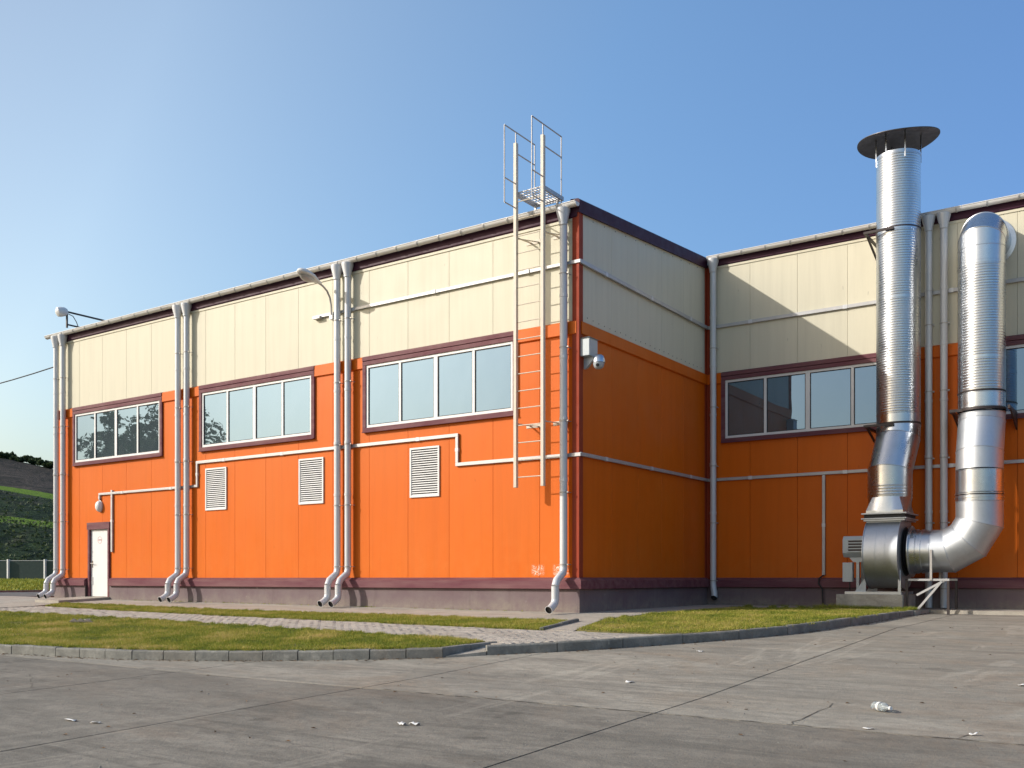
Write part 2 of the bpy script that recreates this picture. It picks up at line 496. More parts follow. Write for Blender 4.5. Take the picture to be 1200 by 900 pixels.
lot = sheet('parking_lot', [(-700, -700), (700, -700), (700, 700), (-700, 700)], L, -0.07, 'joint', 0, 50)
struct(lot)
def slab(x0, x1, y0, y1, mat, crack=0.0):
    g = 0.011
    o = sheet('concrete_slab', [(x0 + g, y0 + g), (x1 - g, y0 + g), (x1 - g, y1 - g), (x0 + g, y1 - g)], L, 0, mat, 0.06, 3.0, lot)
    return o
XJ = [-27.7, -24.1, -20.5, -16.9, -13.3, -9.7, -6.1, -0.68, 2.58, 6.17, 9.75, 13.35, 16.95, 20.55, 24.2]
XJ.insert(7, -3.9)
for i in range(len(XJ) - 1):
    a, b = XJ[i], XJ[i + 1]
    slab(a, b, -9.08, -1.0 if b < 6 else 6.40, 'slab') if a > -30 else None
    slab(a, b, -21.0, -9.08, 'slabdark')
    slab(a, b, -33.0, -21.0, 'slabdark')
# hairline cracks in the slabs
def crack(pts, w, amp=0.02, seed=1):
    rnd = random.Random(seed)
    m = MB()
    P = []
    for (x0, y0), (x1, y1) in zip(pts, pts[1:]):
        n = max(2, int(math.hypot(x1 - x0, y1 - y0) / 0.12))
        for i in range(n):
            t = i / n
            P.append((x0 + (x1 - x0) * t + rnd.uniform(-amp, amp), y0 + (y1 - y0) * t + rnd.uniform(-amp, amp)))
    for (xa, ya), (xb, yb) in zip(P, P[1:]):
        d = Vector((xb - xa, yb - ya)); d.normalize(); n_ = Vector((-d.y, d.x)) * w * rnd.uniform(.4, 1)
        k = len(m.v)
        for x, y, s_ in ((xa, ya, 1), (xa, ya, -1), (xb, yb, -1), (xb, yb, 1)):
            m.v.append((x + n_.x * s_, y + n_.y * s_, L(x, y) + 0.004))
        m.f.append((k, k + 1, k + 2, k + 3))
    return m
cr = crack([(7.4, -9.05), (7.41, -7.66)], 0.008, seed=2)
for pts, w, sd in (([(8.7, -9.08), (8.75, -8.7)], 0.007, 3), ([(2.9, -9.075), (6.1, -9.085), (9.4, -9.08)], 0.010, 8), ([(4.4, -7.2), (4.9, -6.1), (5.0, -4.9)], 0.004, 14), ([(-2.2, -10.2), (-.9, -10.9), (0.6, -10.7)], .004, 15)):
    c2 = crack(pts, w, seed=sd)
    k = len(cr.v); cr.v += c2.v; cr.f += [tuple(i + k for i in f) for f in c2.f]
o = cr.build('crack', 'joint', lot); o['kind'] = 'stuff'

APRON_F = [(-15.9, -1.63), (-13.5, -1.66), (-11.0, -1.89), (-7.5, -1.92), (-5.0, -1.89), (-3.0, -1.86), (-1.36, -1.87), (0.77, -1.84), (1.06, -1.80)]
STRIP_F = [(-15.2, -2.55), (-11.5, -2.94), (-6.9, -3.2), (-3.4, -3.31), (-0.5, -3.44), (1.40, -3.50)]
LAWN_B = [(-30, -4.35), (-13.97, -4.36), (-12.1, -4.36), (-6.85, -4.68), (-1.73, -5.01), (0.85, -5.2), (1.66, -5.32)]
# rough base under the raised ground
def kerb_back(pts, d):
    out = []
    for i, (x, y) in enumerate(pts):
        x0, y0 = pts[max(0, i - 1)]; x1, y1 = pts[min(len(pts) - 1, i + 1)]
        l = math.hypot(x1 - x0, y1 - y0)
        out.append((x - (y1 - y0) / l * d, y + (x1 - x0) / l * d))
    return out
KA, KB = kerb_back(KERB_A, 0.13), kerb_back(KERB_B, 0.13)
apron = sheet('sidewalk', [(-22.5, 0.3), (-22.5, -4.3)] + [(-16.2, -4.3), (-15.6, -2.6)] + APRON_F + [(1.10, -3.47), (1.95, -3.47), (1.33, -1.45), (1.60, 0.0), (1.62, 4.42), (5.52, 4.42), (5.6, 5.4), (6.3, 5.2), (24, 5.2), (24, 6.6), (0.0, 6.6), (0.0, 0.3)], G, 0, 'apron', 0.25)
struct(apron)
STRIP = STRIP_F + [(1.07, -1.90)] + list(reversed(APRON_F[:-1])) + [(-15.7, -2.0)]
s1 = sheet('grass_strip', STRIP, G, 0.008, 'soil', 0.2); struct(s1)
LAWN = KA + [(1.60, -5.40)] + list(reversed(LAWN_B[:-1])) + [(-42, -4.35)]
s2 = sheet('lawn', LAWN, G, 0.006, 'soil', 0.2); struct(s2)
LAWN_R = [(1.40, -1.42), (1.92, -3.30), (2.7, -3.46), (3.83, -3.40)] + [p for p in KB if p[1] > -3.3 and p[1] < 4.5] + [(5.3, 4.32), (1.72, 4.32), (1.70, 0.0)]
s3 = sheet('lawn', LAWN_R, G, 0.008, 'soil', 0.2); struct(s3)
PATH = [(-22.5, -4.30)] + [(-16.1, -4.3), (-15.3, -2.6)] + STRIP_F[1:] + [(1.96, -3.45), (2.7, -3.50), (3.83, -3.44)] + [p for p in reversed(KB) if p[1] < -3.5] + [(1.75, -5.30)] + list(reversed(LAWN_B[1:-1]))
PATH[0] = (-22.5, -4.42)
path = sheet('paved_path', PATH, G, -0.045, 'joint', 0.2); struct(path)

# pavers, running bond, tilted to the fall of the path
tilt = math.atan(0.045)
pm = MB()
px_, py_, pz_ = 0.195, 0.095, 0.05
pm.v = [(sx * px_ / 2, sy * py_ / 2, z) for z in (-pz_,) for sx, sy in ((-1, -1), (1, -1), (1, 1), (-1, 1))]
pm.v += [(sx * px_ / 2, sy * py_ / 2, -0.005) for sx, sy in ((-1, -1), (1, -1), (1, 1), (-1, 1))]
pm.v += [(sx * (px_ / 2 - .005), sy * (py_ / 2 - .005), 0) for sx, sy in ((-1, -1), (1, -1), (1, 1), (-1, 1))]
pm.f = [(i, (i + 1) % 4, 4 + (i + 1) % 4, 4 + i) for i in range(4)] + [(4 + i, 4 + (i + 1) % 4, 8 + (i + 1) % 4, 8 + i) for i in range(4)] + [(8, 9, 10, 11)]
spots = []
row = 0
y = -5.6
while y < -2.5:
    x = -22.4 + (0.1 if row % 2 else 0)
    while x < 4.6:
        spots.append((x, y)); x += 0.2
    y += 0.1; row += 1
sp = np.array(spots)
ok = inside(sp[:, 0] - .09, sp[:, 1], PATH) & inside(sp[:, 0] + .09, sp[:, 1], PATH) & inside(sp[:, 0], sp[:, 1] - .04, PATH) & inside(sp[:, 0], sp[:, 1] + .04, PATH)
sp = sp[ok]
sp = sp[np.argsort(np.hypot(sp[:, 0] - CAM.x, sp[:, 1] - CAM.y))]
first = None
for i in range(min(290, len(sp))):
    x, y = sp[i]
    if first is None:
        first = pm.build('paver', 'paver', path)
        o = first
    else:
        o = first.copy(); COL.objects.link(o); o.parent = path
    o.location = (x, y, G(x, y) + random.uniform(-.003, .003))
    o.rotation_euler = (tilt + random.uniform(-.006, .006), random.uniform(-.006, .006), random.uniform(-.012, .012))
rest = MB()
for x, y in sp[290:]:
    k = len(rest.v)
    z = G(x, y) + random.uniform(-.003, .003)
    ct = 0.045
    rest.v += [(x + a, y + b, z + c + b * ct) for a, b, c in pm.v]
    rest.f += [tuple(j + k for j in f) for f in pm.f]
o = rest.build('paver_field', 'paver', path); o['kind'] = 'stuff'

# kerbs: one stone after another along the line
def kerb_line(name, pts, length, w, top, down, mat='kerb', gap=0.012, gz=G, label=None):
    k = bpy.data.objects.new(name, None); COL.objects.link(k); k['kind'] = 'structure'
    if label: k['label'] = label
    seg = [(Vector((*a, 0)), Vector((*b, 0))) for a, b in zip(pts, pts[1:])]
    tot = sum((b - a).length for a, b in seg)
    def at(s_):
        for a, b in seg:
            l = (b - a).length
            if s_ <= l or (a, b) == seg[-1]:
                return a + (b - a) * min(1.0, s_ / l), (b - a).normalized()
            s_ -= l
    n = max(1, round(tot / length))
    for i in range(n):
        s0, s1_ = i * tot / n + gap / 2, (i + 1) * tot / n - gap / 2
        dz = random.uniform(-.006, .006); do = random.uniform(-.004, .004)
        m = MB()
        ends = []
        ss = [s0, (s0 + s1_) / 2, s1_]
        for s_ in ss:
            p, d = at(s_)
            nrm = Vector((-d.y, d.x, 0))
            z = gz(p.x, p.y) + top + dz
            ring = []
            for o_, h in ((0 + do, -down), (0 + do, -0.022), (0.012 + do, -0.004), (0.025 + do, 0), (w - .01, 0), (w, -0.01), (w, -down)):
                q = p + nrm * o_
                ring.append((q.x, q.y, z + h))
            ends.append(ring)
        R = len(ends[0])
        for r in ends: m.v += r
        for j in range(len(ends) - 1):
            for q in range(R - 1):
                a = j * R + q
                m.f.append((a, a + 1, a + 1 + R, a + R))
        m.f.append(tuple(range(R))); m.f.append(tuple((len(ends) - 1) * R + q for q in reversed(range(R))))
        m.build('kerb_stone', mat, k)
    return k
kerb_line('kerb', [p for p in KERB_A if p[0] > -23], 0.52, 0.13, 0.012, 0.34)
kerb_line('kerb', KERB_B, 1.0, 0.13, 0.012, 0.34)
kerb_line('kerb', [(1.56, -6.36), (1.62, -6.1), (1.78, -5.34)], 0.5, 0.11, 0.012, 0.3)
kerb_line('path_edging', [(1.40, -3.50), (1.09, -1.82)], 0.9, 0.07, 0.05, 0.3)
kerb_line('path_edging', [(1.31, -1.42), (1.36, -1.2), (1.62, 0.0), (1.62, 4.36)], 1.0, 0.07, 0.012, 0.3)
kerb_line('path_edging', [(1.62, 4.36), (5.4, 4.36)], 1.0, 0.06, 0.006, 0.3)
# the small ramp of bare concrete in the gap between the kerbs
o = sheet('dropped_kerb_ramp', [(1.60, -6.34), (1.97, -5.9), (1.86, -5.42), (1.80, -5.34), (1.74, -5.5)], lambda x, y: L(x, y) + 0.02 + 0.07 * min(1, max(0, (y + 6.3) / 0.8)), 0, 'apron', 0.2); struct(o)

# land to the left of the building
road = sheet('road', [(-30.2, -60), (-22.5, -60), (-22.5, 80), (-30.2, 80)], G, -0.03, 'asphalt', 0.3, 8); struct(road)
kl = kerb_line('kerb', [(-30.15, -20), (-30.15, 24)][::-1], 2.0, 0.12, 0.05, 0.3)
def F2(x, y): return G(x, y) + min(1.0, max(0, -x - 30) / 60) * 0.25
field = sheet('field', [(-190, -90), (-30.3, -90), (-30.3, 200), (-190, 200)], F2, 0.0, 'field', 0.3, 10); struct(field)

def C2W(X, Z):                                # along the direction of view, and across it
    return (CAM.x + X * 0.8237 - Z * 0.5671, CAM.y + X * 0.5671 + Z * 0.8237)

# terraced hill beyond the field
prof = [(78, 0.6), (90, 0.9), (102.5, 6.5), (103.5, 6.75), (116, 8.15), (117, 8.5), (127.5, 11.6), (128.5, 11.9), (140, 13.9), (141.5, 14.4), (163, 20.9), (166, 21.4), (196, 22.6), (240, 22), (300, 10)]
cover = [(78, .0), (107, .0), (110, 1), (116.2, 1), (117.2, .0), (131, .0), (134, 1), (140.3, 1), (141.5, 2), (300, 2)]
def hill_z(X, Z):
    for (a, za), (b, zb) in zip(prof, prof[1:]):
        if a <= Z <= b:
            z = za + (zb - za) * (Z - a) / (b - a)
            break
    else:
        z = 0
    f = 1 - 1.75 * (X / Z + 0.526)
    f = max(0.0, min(1.45, f))
    n = noise.fractal(Vector((X * .05, Z * .05, 0)), 0.8, 2, 5)
    return 0.6 + (z - 0.6) * f + n * min(1.0, (Z - 78) / 20) * 0.30
hv, hf = [], []
Zs = sorted(set([p[0] for p in prof] + list(np.arange(78, 200, 1.3)) + list(np.arange(200, 300, 8))))
ts = np.linspace(-1.6, 0.15, 150)
for Z in Zs:
    for t in ts:
        X = t * Z
        x, y_ = C2W(X, Z)
        hv.append((x, y_, hill_z(X, Z)))
nt = len(ts)
for i in range(len(Zs) - 1):
    for j in range(nt - 1):
        a = i * nt + j
        hf.append((a, a + 1, a + 1 + nt, a + nt))
n = NT('hill_cover')
att = n.n('ShaderNodeAttribute', attribute_name='cover').outputs['Fac']
att = n.math('ADD', att, n.math('MULTIPLY', n.math('SUBTRACT', n.noise(.35, 6, .75), 0.5), 0.5))
bank = n.mix(n.ramp(n.noise(0.45, 8, 0.78), 0.42, 0.60), (0.012, 0.026, 0.020), (0.034, 0.062, 0.030))
bank = n.mix(n.ramp(n.noise(0.20, 5, 0.7), 0.55, 0.68, 0, .7), bank, (0.07, 0.075, 0.055))
bench = n.mix(n.noise(.5, 5), (0.15, 0.26, 0.03), (0.12, 0.20, 0.035))
top = n.mix(n.ramp(n.noise(0.16, 8, 0.7, (1, 1, 2.5), distort=.8), 0.40, 0.62), (0.030, 0.034, 0.030), (0.095, 0.082, 0.072))
c = n.mix(n.ramp(att, 0.35, 0.65), bank, bench)
c = n.mix(n.ramp(att, 1.3, 1.6), c, top)
n.bump(n.noise(0.8, 8, 0.75), 1.0, 0.8)
M['hill'] = n.set(c, 0.95, 0, 0.1)
mb = MB(); mb.v, mb.f = hv, hf
o = mb.build('hill', 'hill', None, 60); struct(o)
at_ = o.data.attributes.new('cover', 'FLOAT', 'POINT')
at_.data.foreach_set('value', np.repeat(np.interp(Zs, [q[0] for q in cover], [q[1] for q in cover]), nt).astype(np.float32))

# ------------------------------------------------------------ grass
def blades(name, poly, count, h0, h1, w, F, tintlo=0.0, tinthi=1.0, seed=1, near=None):
    rng = np.random.default_rng(seed)
    xs = [p[0] for p in poly]; ys = [p[1] for p in poly]
    need = count; px, py = [], []
    while need > 0:
        a = rng.uniform(min(xs), max(xs), need * 3); b = rng.uniform(min(ys), max(ys), need * 3)
        k = inside(a, b, poly)
        if near is not None:
            d = np.hypot(a - CAM.x, b - CAM.y)
            k &= rng.uniform(0, 1, len(a)) < np.clip((near / d) ** 1.3, 0, 1)
        if F is G:                            # thin, bare places
            th = np.sin(a * 1.7 + 1.3 * np.sin(b * 2.3 + seed)) * np.sin(b * 2.9 + 1.1 * np.sin(a * 1.1)) + .6 * np.sin(a * 5.1 + b * 3.7) * np.sin(b * 6.3 - a * 2.2)
            k &= rng.uniform(0, 1, len(a)) < np.clip(1.15 - .55 * np.clip(th, 0, 2), .3, 1)
        px.append(a[k]); py.append(b[k]); need -= k.sum()
    px = np.concatenate(px)[:count]; py = np.concatenate(py)[:count]
    patch = np.array([noise.fractal(Vector((a * .9, b * .9, seed)), 0.7, 2, 4) for a, b in zip(px, py)])
    fine = np.array([noise.noise(Vector((a * 6, b * 6, seed + 9))) for a, b in zip(px, py)])
    pz = Gv(px, py) if F is G else np.vectorize(F)(px, py)
    hh = rng.uniform(h0, h1, count) * (1 + 0.35 * patch + 0.35 * fine)
    ang = rng.uniform(0, 2 * np.pi, count)
    lean = rng.uniform(0.1, 1.1, count); la = rng.uniform(0, 2 * np.pi, count)
    dx, dy = np.cos(ang) * w / 2, np.sin(ang) * w / 2
    tx, ty = np.cos(la) * lean * hh, np.sin(la) * lean * hh
    v = np.empty((count, 3, 3))
    v[:, 0] = np.stack([px - dx, py - dy, pz], 1)
    v[:, 1] = np.stack([px + dx, py + dy, pz], 1)
    v[:, 2] = np.stack([px + tx, py + ty, pz + hh], 1)
    tint = np.clip(0.45 + 0.50 * patch + 0.22 * fine + rng.normal(0, 0.2, count), tintlo, tinthi)
    return tri_mesh(name, v, tint, 'grass')
def tri_mesh(name, v, tint, mat, parent=None):
    k = v.shape[1]
    n_ = len(v)
    me = bpy.data.meshes.new(name)
    me.vertices.add(n_ * k); me.vertices.foreach_set('co', v.reshape(-1).astype(np.float32))
    me.loops.add(n_ * k); me.loops.foreach_set('vertex_index', np.arange(n_ * k, dtype=np.int32))
    me.polygons.add(n_); me.polygons.foreach_set('loop_start', np.arange(0, n_ * k, k, dtype=np.int32))
    me.update(calc_edges=True)
    at = me.attributes.new('tint', 'FLOAT', 'POINT')
    at.data.foreach_set('value', np.repeat(tint, k).astype(np.float32))
    me.materials.append(M[mat])
    o = bpy.data.objects.new(name, me); COL.objects.link(o)
    if parent: o.parent = parent
    return o
LAWN_V = [p for p in LAWN if p[0] > -23] + [(-22.4, -4.4), (-22.4, -9.1)]
LAWN_V = [p for p in KA if p[0] > -23] + [(1.60, -5.40)] + [p for p in reversed(LAWN_B[:-1]) if p[0] > -20] + [(-22, -4.37), (-22, -9.05)]
def edge_tufts(pts, count, seed, h0=.02, h1=.07, spread=.035):
    rng = np.random.default_rng(seed); rnd_ = random.Random(seed)
    P = []
    tot = [math.hypot(b[0] - a[0], b[1] - a[1]) for a, b in zip(pts, pts[1:])]
    cl = []
    for _ in range(int(sum(tot) * 5)):
        i = rnd_.choices(range(len(tot)), tot)[0]; t_ = rnd_.random()
        cl.append((pts[i][0] + (pts[i + 1][0] - pts[i][0]) * t_, pts[i][1] + (pts[i + 1][1] - pts[i][1]) * t_, rnd_.uniform(.01, .07)))
    c_ = np.array(cl)[rng.integers(0, len(cl), count)]
    px = c_[:, 0] + rng.normal(0, 1, count) * c_[:, 2]; py = c_[:, 1] + rng.normal(0, 1, count) * spread
    pz = Gv(px, py) - .005; hh = rng.uniform(h0, h1, count)
    ang = rng.uniform(0, 6.283, count); la = rng.uniform(0, 6.283, count); le = rng.uniform(.1, 1.0, count)
    v = np.empty((count, 3, 3)); dx, dy = np.cos(ang) * .005, np.sin(ang) * .005
    v[:, 0] = np.stack([px - dx, py - dy, pz], 1); v[:, 1] = np.stack([px + dx, py + dy, pz], 1)
    v[:, 2] = np.stack([px + np.cos(la) * le * hh, py + np.sin(la) * le * hh, pz + hh], 1)
    return struct(tri_mesh('grass_tufts', v, np.clip(rng.normal(.4, .25, count), 0, 1), 'grass'), 'stuff')
edge_tufts(APRON_F[:-1], 5000, 21); edge_tufts(STRIP_F, 6000, 22); edge_tufts(LAWN_B[1:-1], 6000, 23)
edge_tufts([p for p in KA if p[0] > -12], 7000, 24); edge_tufts([p for p in KB if p[1] > -3.3], 5000, 25)
edge_tufts([(1.72, 4.4), (5.3, 4.4)], 3500, 26, .03, .10); edge_tufts([(1.36, -1.3), (1.70, 0.0), (1.72, 4.3)], 3500, 27)
edge_tufts([(-15, -.09), (-1, -.09)], 700, 28, .015, .05, .01); edge_tufts([(.5, DY - .08), (5, DY - .08)], 300, 29, .02, .06, .01)
struct(blades('grass', LAWN_V, 260000, 0.018, 0.05, 0.010, G, seed=1, near=13), 'stuff')
struct(blades('grass', STRIP, 90000, 0.018, 0.05, 0.010, G, seed=2, tintlo=0.25, near=16), 'stuff')
struct(blades('grass', LAWN_R, 120000, 0.018, 0.05, 0.009, G, seed=3), 'stuff')
ED = [(1.30, -2.0), (4.6, 4.42), (5.5, 4.5), (5.6, 5.3), (5.0, 5.0), (3.4, 4.55), (3.4, 4.38), (1.7, 4.40)]
struct(blades('grass', [(3.3, 4.40), (5.45, 4.40), (5.52, 4.9), (5.1, 4.75), (3.5, 4.62)], 5000, 0.04, 0.12, 0.009, G, seed=5, tinthi=0.5), 'stuff')
struct(blades('grass', [(-80, -8), (-30.6, -8), (-30.6, 30), (-80, 60)], 60000, 0.05, 0.15, 0.08, F2, seed=4, tinthi=0.5), 'stuff')

# ------------------------------------------------------------ the building
bld = thing('factory_building', 'orange and cream panelled factory building with maroon trim, flat roof and strip windows', 'building')
FX0 = -19.05
PIT = (8.95 - 8.40) / DY                      # fall of the roof towards the front gutter
# solid core behind the cladding
core = MB()
def slope_prism(x0, x1, y0, y1, z0, z1, ybk, zbk):
    core.prism([(x0, y0, -0.3), (x0, y0, z0), (x0, y1, z1), (x0, ybk, zbk), (x0, ybk, -0.3)], (x1 - x0, 0, 0))
slope_prism(FX0 + 0.02, -0.035, 0.035, 18, 8.24, 9.75, 40, 9.75)
core.build('wall', 'orange', bld)
core = MB()
slope_prism(-0.03, 24, DY + 0.035, 18, 8.90, 9.85, 40, 9.85)
core.build('wall', 'orange', bld)
rf = MB()
rf.prism([(FX0 + .05, -0.02, 8.28), (FX0 + .05, 18, 9.80), (FX0 + .05, 18, 9.86), (FX0 + .05, -0.02, 8.36)], (19.0, 0, 0))
rf.build('roof', 'roof', bld)
rf = MB()
rf.prism([(0.0, DY - 0.02, 8.93), (0.0, 18, 9.90), (0.0, 18, 9.96), (0.0, DY - 0.02, 8.99)], (24, 0, 0))
rf.build('roof', 'roof', bld)

mesh_cache = {}
def piece(name, mat, kind, a0, a1, z0, z1, base, thick=0.035, hole=None, ztop=None):
    """a cladding piece. kind 'F': in the plane y=base; kind 'S': in the plane x=base, running along y."""
    g = 0.0022
    key = (name, mat, kind, round(a1 - a0, 3), round(z1 - z0, 3), thick, None if ztop is None else round(a0, 3))
    if key in mesh_cache:
        o = mesh_cache[key].copy(); COL.objects.link(o)
    else:
        w = a1 - a0 - 2 * g; h = z1 - z0 - 2 * g
        zt = (h, h) if ztop is None else (ztop[0] - z0 - 2 * g, ztop[1] - z0 - 2 * g)
        c = 0.0035
        m = MB()
        # outline at the back, outline in front, chamfered face
        def ring(dep, ins):
            return [(ins, -dep, ins), (w - ins, -dep, ins), (w - ins, -dep, zt[1] - ins), (ins, -dep, zt[0] - ins)]
        pts = ring(-thick, 0) + ring(-c, 0) + ring(0, c)
        if kind == 'S':
            pts = [(y_ * -1.0, x_, z_) for x_, y_, z_ in pts]     # face turned to +x
        m.v = pts
        m.f = [(8, 9, 10, 11)] + [(4 + i, 4 + (i + 1) % 4, 8 + (i + 1) % 4, 8 + i) for i in range(4)] + [(i, (i + 1) % 4, 4 + (i + 1) % 4, 4 + i) for i in range(4)]
        o = m.build(name, mat)
        mesh_cache[key] = o
    o.parent = bld
    if kind == 'F': o.location = (a0 + g, base, z0 + g)
    else: o.location = (base, a0 + g, z0 + g)
    return o

ZP, ZO, ZC = 0.82, 5.80, 6.07                # plinth ledge, top of orange panels, bottom of cream
WIN_F = [-17.93, -11.86, -5.81]
WIN_R = [0.525, 6.585, 12.63, 18.68]
WW, WZ0, WZ1 = 4.22, 4.33, 5.87
def clad_row(x0, x1, seams, wins, base, ztop, doors=()):
    cuts = [x0] + [s_ for s_ in seams if x0 + 0.05 < s_ < x1 - 0.05] + [x1]
    for a, b in zip(cuts, cuts[1:]):
        piece('cream_panel', 'cream', 'F', a, b, ZC, ztop, base)
        segs = [(a, b)]
        for wx in wins:                      # below the window band
            ns = []
            for p, q in segs:
                l, r = wx - 0.05, wx + WW + 0.05
                if q <= l or p >= r: ns.append((p, q))
                else:
                    if p < l: ns.append((p, l))
                    if q > r: ns.append((r, q))
            segs = ns
        full = len(segs) == 1 and segs[0] == (a, b)
        dseg = [(a, b)]
        for d0, d1 in doors:
            ns = []
            for p, q in dseg:
                if q <= d0 or p >= d1: ns.append((p, q))
                else:
                    if p < d0: ns.append((p, d0))
                    if q > d1: ns.append((d1, q))
            dseg = ns
        cutd = not (len(dseg) == 1 and dseg[0] == (a, b))
        if full and not cutd:
            piece('orange_panel', 'orange', 'F', a, b, ZP, ZO, base)
            continue
        g = 0.0045
        zlo, zhi, wz, dz_ = ZP + g, ZO - g, WZ0 - 0.06, 2.46
        segs = [(p, q) for p, q in segs if q - p > 0.03]
        low = [(p, q) for p, q in dseg if q - p > 0.03] if cutd else [(a, b)]
        A, B_ = a + g, b - g
        # outline, anticlockwise from the lower left; a notch where the door or the window cuts in
        if not cutd: P = [(A, zlo), (B_, zlo)]
        elif not low: P = [(A, dz_), (B_, dz_)]
        elif low[0][0] == a: P = [(A, zlo), (low[0][1], zlo), (low[0][1], dz_), (B_, dz_)]
        else: P = [(A, dz_), (low[0][0], dz_), (low[0][0], zlo), (B_, zlo)]
        if full: P += [(B_, zhi), (A, zhi)]
        elif not segs: P += [(B_, wz), (A, wz)]
        elif segs[0][0] == a: P += [(B_, wz), (segs[0][1], wz), (segs[0][1], zhi), (A, zhi)]
        else: P += [(B_, zhi), (segs[0][0], zhi), (segs[0][0], wz), (A, wz)]
        MB().prism([(x_, base, z_) for x_, z_ in P], (0, 0.035, 0)).build('orange_panel', 'orange', bld)
    # projecting orange strip between the windows, above the orange panels
    edges = [x0] + [e for wx in wins for e in (wx - 0.10, wx + WW + 0.10)] + [x1]
    for p, q in zip(edges[::2], edges[1::2]):
        if q - p > 0.05:
            m = MB().prism([(p, base - 0.006, ZO - 0.02), (p, base - 0.045, ZO), (p, base - 0.045, ZC - 0.03), (p, base + 0.004, ZC + 0.004), (p, base + 0.02, ZO - 0.02)], (q - p, 0, 0))
            m.build('orange_flashing', 'orange', bld)
seamsF = sorted(-0.94 - 1.2 * k for k in range(16))
seamsR = [0.0 - 0.03 + 1.2 * k for k in range(1, 22)]
clad_row(FX0, -0.03, seamsF, WIN_F, 0.0, 8.22, doors=((-17.22, -16.12),))
clad_row(0.03, 24, seamsR, [w for w in WIN_R], DY, 8.90)
# side wall, running back from the corner
cutsS = [0.06] + [1.42 - 0.02 + 1.22 * k for k in range(0, 4)] + [DY - 0.02]
for a, b in zip(cutsS, cutsS[1:]):
    piece('cream_panel', 'cream', 'S', a, b, ZC, 8.5, 0.0, ztop=(8.26 + PIT * a, 8.26 + PIT * b))
    piece('orange_panel', 'orange', 'S', a, b, ZP, ZO, 0.0)
m = MB().prism([(0.006, 0.06, ZO - 0.02), (0.05, 0.06, ZO), (0.05, 0.06, ZC - 0.03), (-0.004, 0.06, ZC + 0.004), (-0.02, 0.06, ZO - 0.02)], (0, DY - 0.12, 0))
m.build('orange_flashing', 'orange', bld)
# bolt heads over the side flashing and along the cream joints
bh = MB()
for i in range(26):
    yy = 0.35 + i * 0.24
    bh.lathe([(0.011, 0), (0.011, 0.006), (0.004, 0.009)], (0.0, yy, ZC + 0.10 + random.uniform(-.012, .012)), (1, 0, 0), 6)
    if i % 2: bh.lathe([(0.011, 0), (0.011, 0.006), (0.004, 0.009)], (0.0, yy, 8.18 + PIT * yy), (1, 0, 0), 6)
for i in range(60):
    xx = 0.3 + i * 0.3
    bh.lathe([(0.011, 0), (0.011, 0.006), (0.004, 0.009)], (xx, DY, 8.76 + random.uniform(-.02, .02)), (0, -1, 0), 6)
o = bh.build('screw_heads', 'darksteel', bld); o['kind'] = 'stuff'

# corner flashings
m = MB().prism([(-0.13, -0.012, 0.80), (0.03, -0.03, 0.80), (0.03, 0.13, 0.80), (0.012, 0.13, 0.80), (0.012, -0.012, 0.80), (-0.13, 0.004, 0.80)], (0, 0, 7.50))
m = MB()
m.box(-0.135, 0.022, -0.024, 0.0, 0.80, 8.28); m.box(0.0, 0.024, -0.022, 0.14, 0.80, 8.284)
m.box(-0.03, 0.034, -0.034, 0.03, 0.80, 8.27)
m.build('corner_flashing', 'redbrown', bld, bevel=0.004)
m = MB(); m.box(0.0, 0.022, DY - 0.11, DY - 0.004, 0.80, 8.80); m.box(0.0, 0.10, DY - 0.024, DY - 0.001, 0.80, 8.86)
m.build('corner_flashing', 'redbrown', bld, bevel=0.003)
m = MB(); m.box(FX0 - 0.02, FX0 + 0.10, -0.022, 0.0, 0.80, 8.25); m.box(FX0 - 0.022, FX0, -0.02, 0.12, 0.80, 8.25)
m.build('corner_flashing', 'redbrown', bld)
# eaves flashings (fascias)
m = MB().prism([(FX0 - .03, -0.03, 8.16), (FX0 - .03, -0.05, 8.18), (FX0 - .03, -0.05, 8.395), (FX0 - .03, 0.05, 8.42), (FX0 - .03, 0.02, 8.16)], (19.07, 0, 0))
m.build('eaves_flashing', 'purple', bld)
m = MB().box(FX0 - .02, -0.02, -0.020, 0.01, 8.10, 8.155); m.build('eaves_trim', 'cream', bld)
m = MB().prism([(0.06, DY - 0.03, 8.80), (0.06, DY - 0.05, 8.82), (0.06, DY - 0.05, 9.005), (0.06, DY + 0.05, 9.03), (0.06, DY + 0.02, 8.80)], (23.9, 0, 0))
m.build('eaves_flashing', 'purple', bld)
m = MB().box(0.1, 24, DY - 0.020, DY + 0.01, 8.74, 8.795); m.build('eaves_trim', 'cream', bld)
# verge flashing up the side wall, rising towards the back
m = MB()
yb = DY - 0.055
m.prism([(-0.10, -0.062, 8.27), (0.05, -0.062, 8.27), (0.065, -0.062, 8.25), (0.065, -0.062, 8.50), (-0.10, -0.062, 8.53)], (0, 0, 0.0001))
mm = MB()
za, zb = 8.245, 8.245 + PIT * yb + 0.0
prof_v = [(0.0, 0), (0.055, -0.012), (0.055, 0.235), (0.02, 0.275), (-0.16, 0.29), (-0.16, 0.05)]
mm.v = [(x_, -0.055, za + h) for x_, h in prof_v] + [(x_, yb, zb + h) for x_, h in prof_v]
k = len(prof_v)
mm.f = [tuple(range(k)), tuple(range(2 * k - 1, k - 1, -1))] + [(i, (i + 1) % k, k + (i + 1) % k, k + i) for i in range(k)]
mm.build('verge_flashing', 'purple', bld)
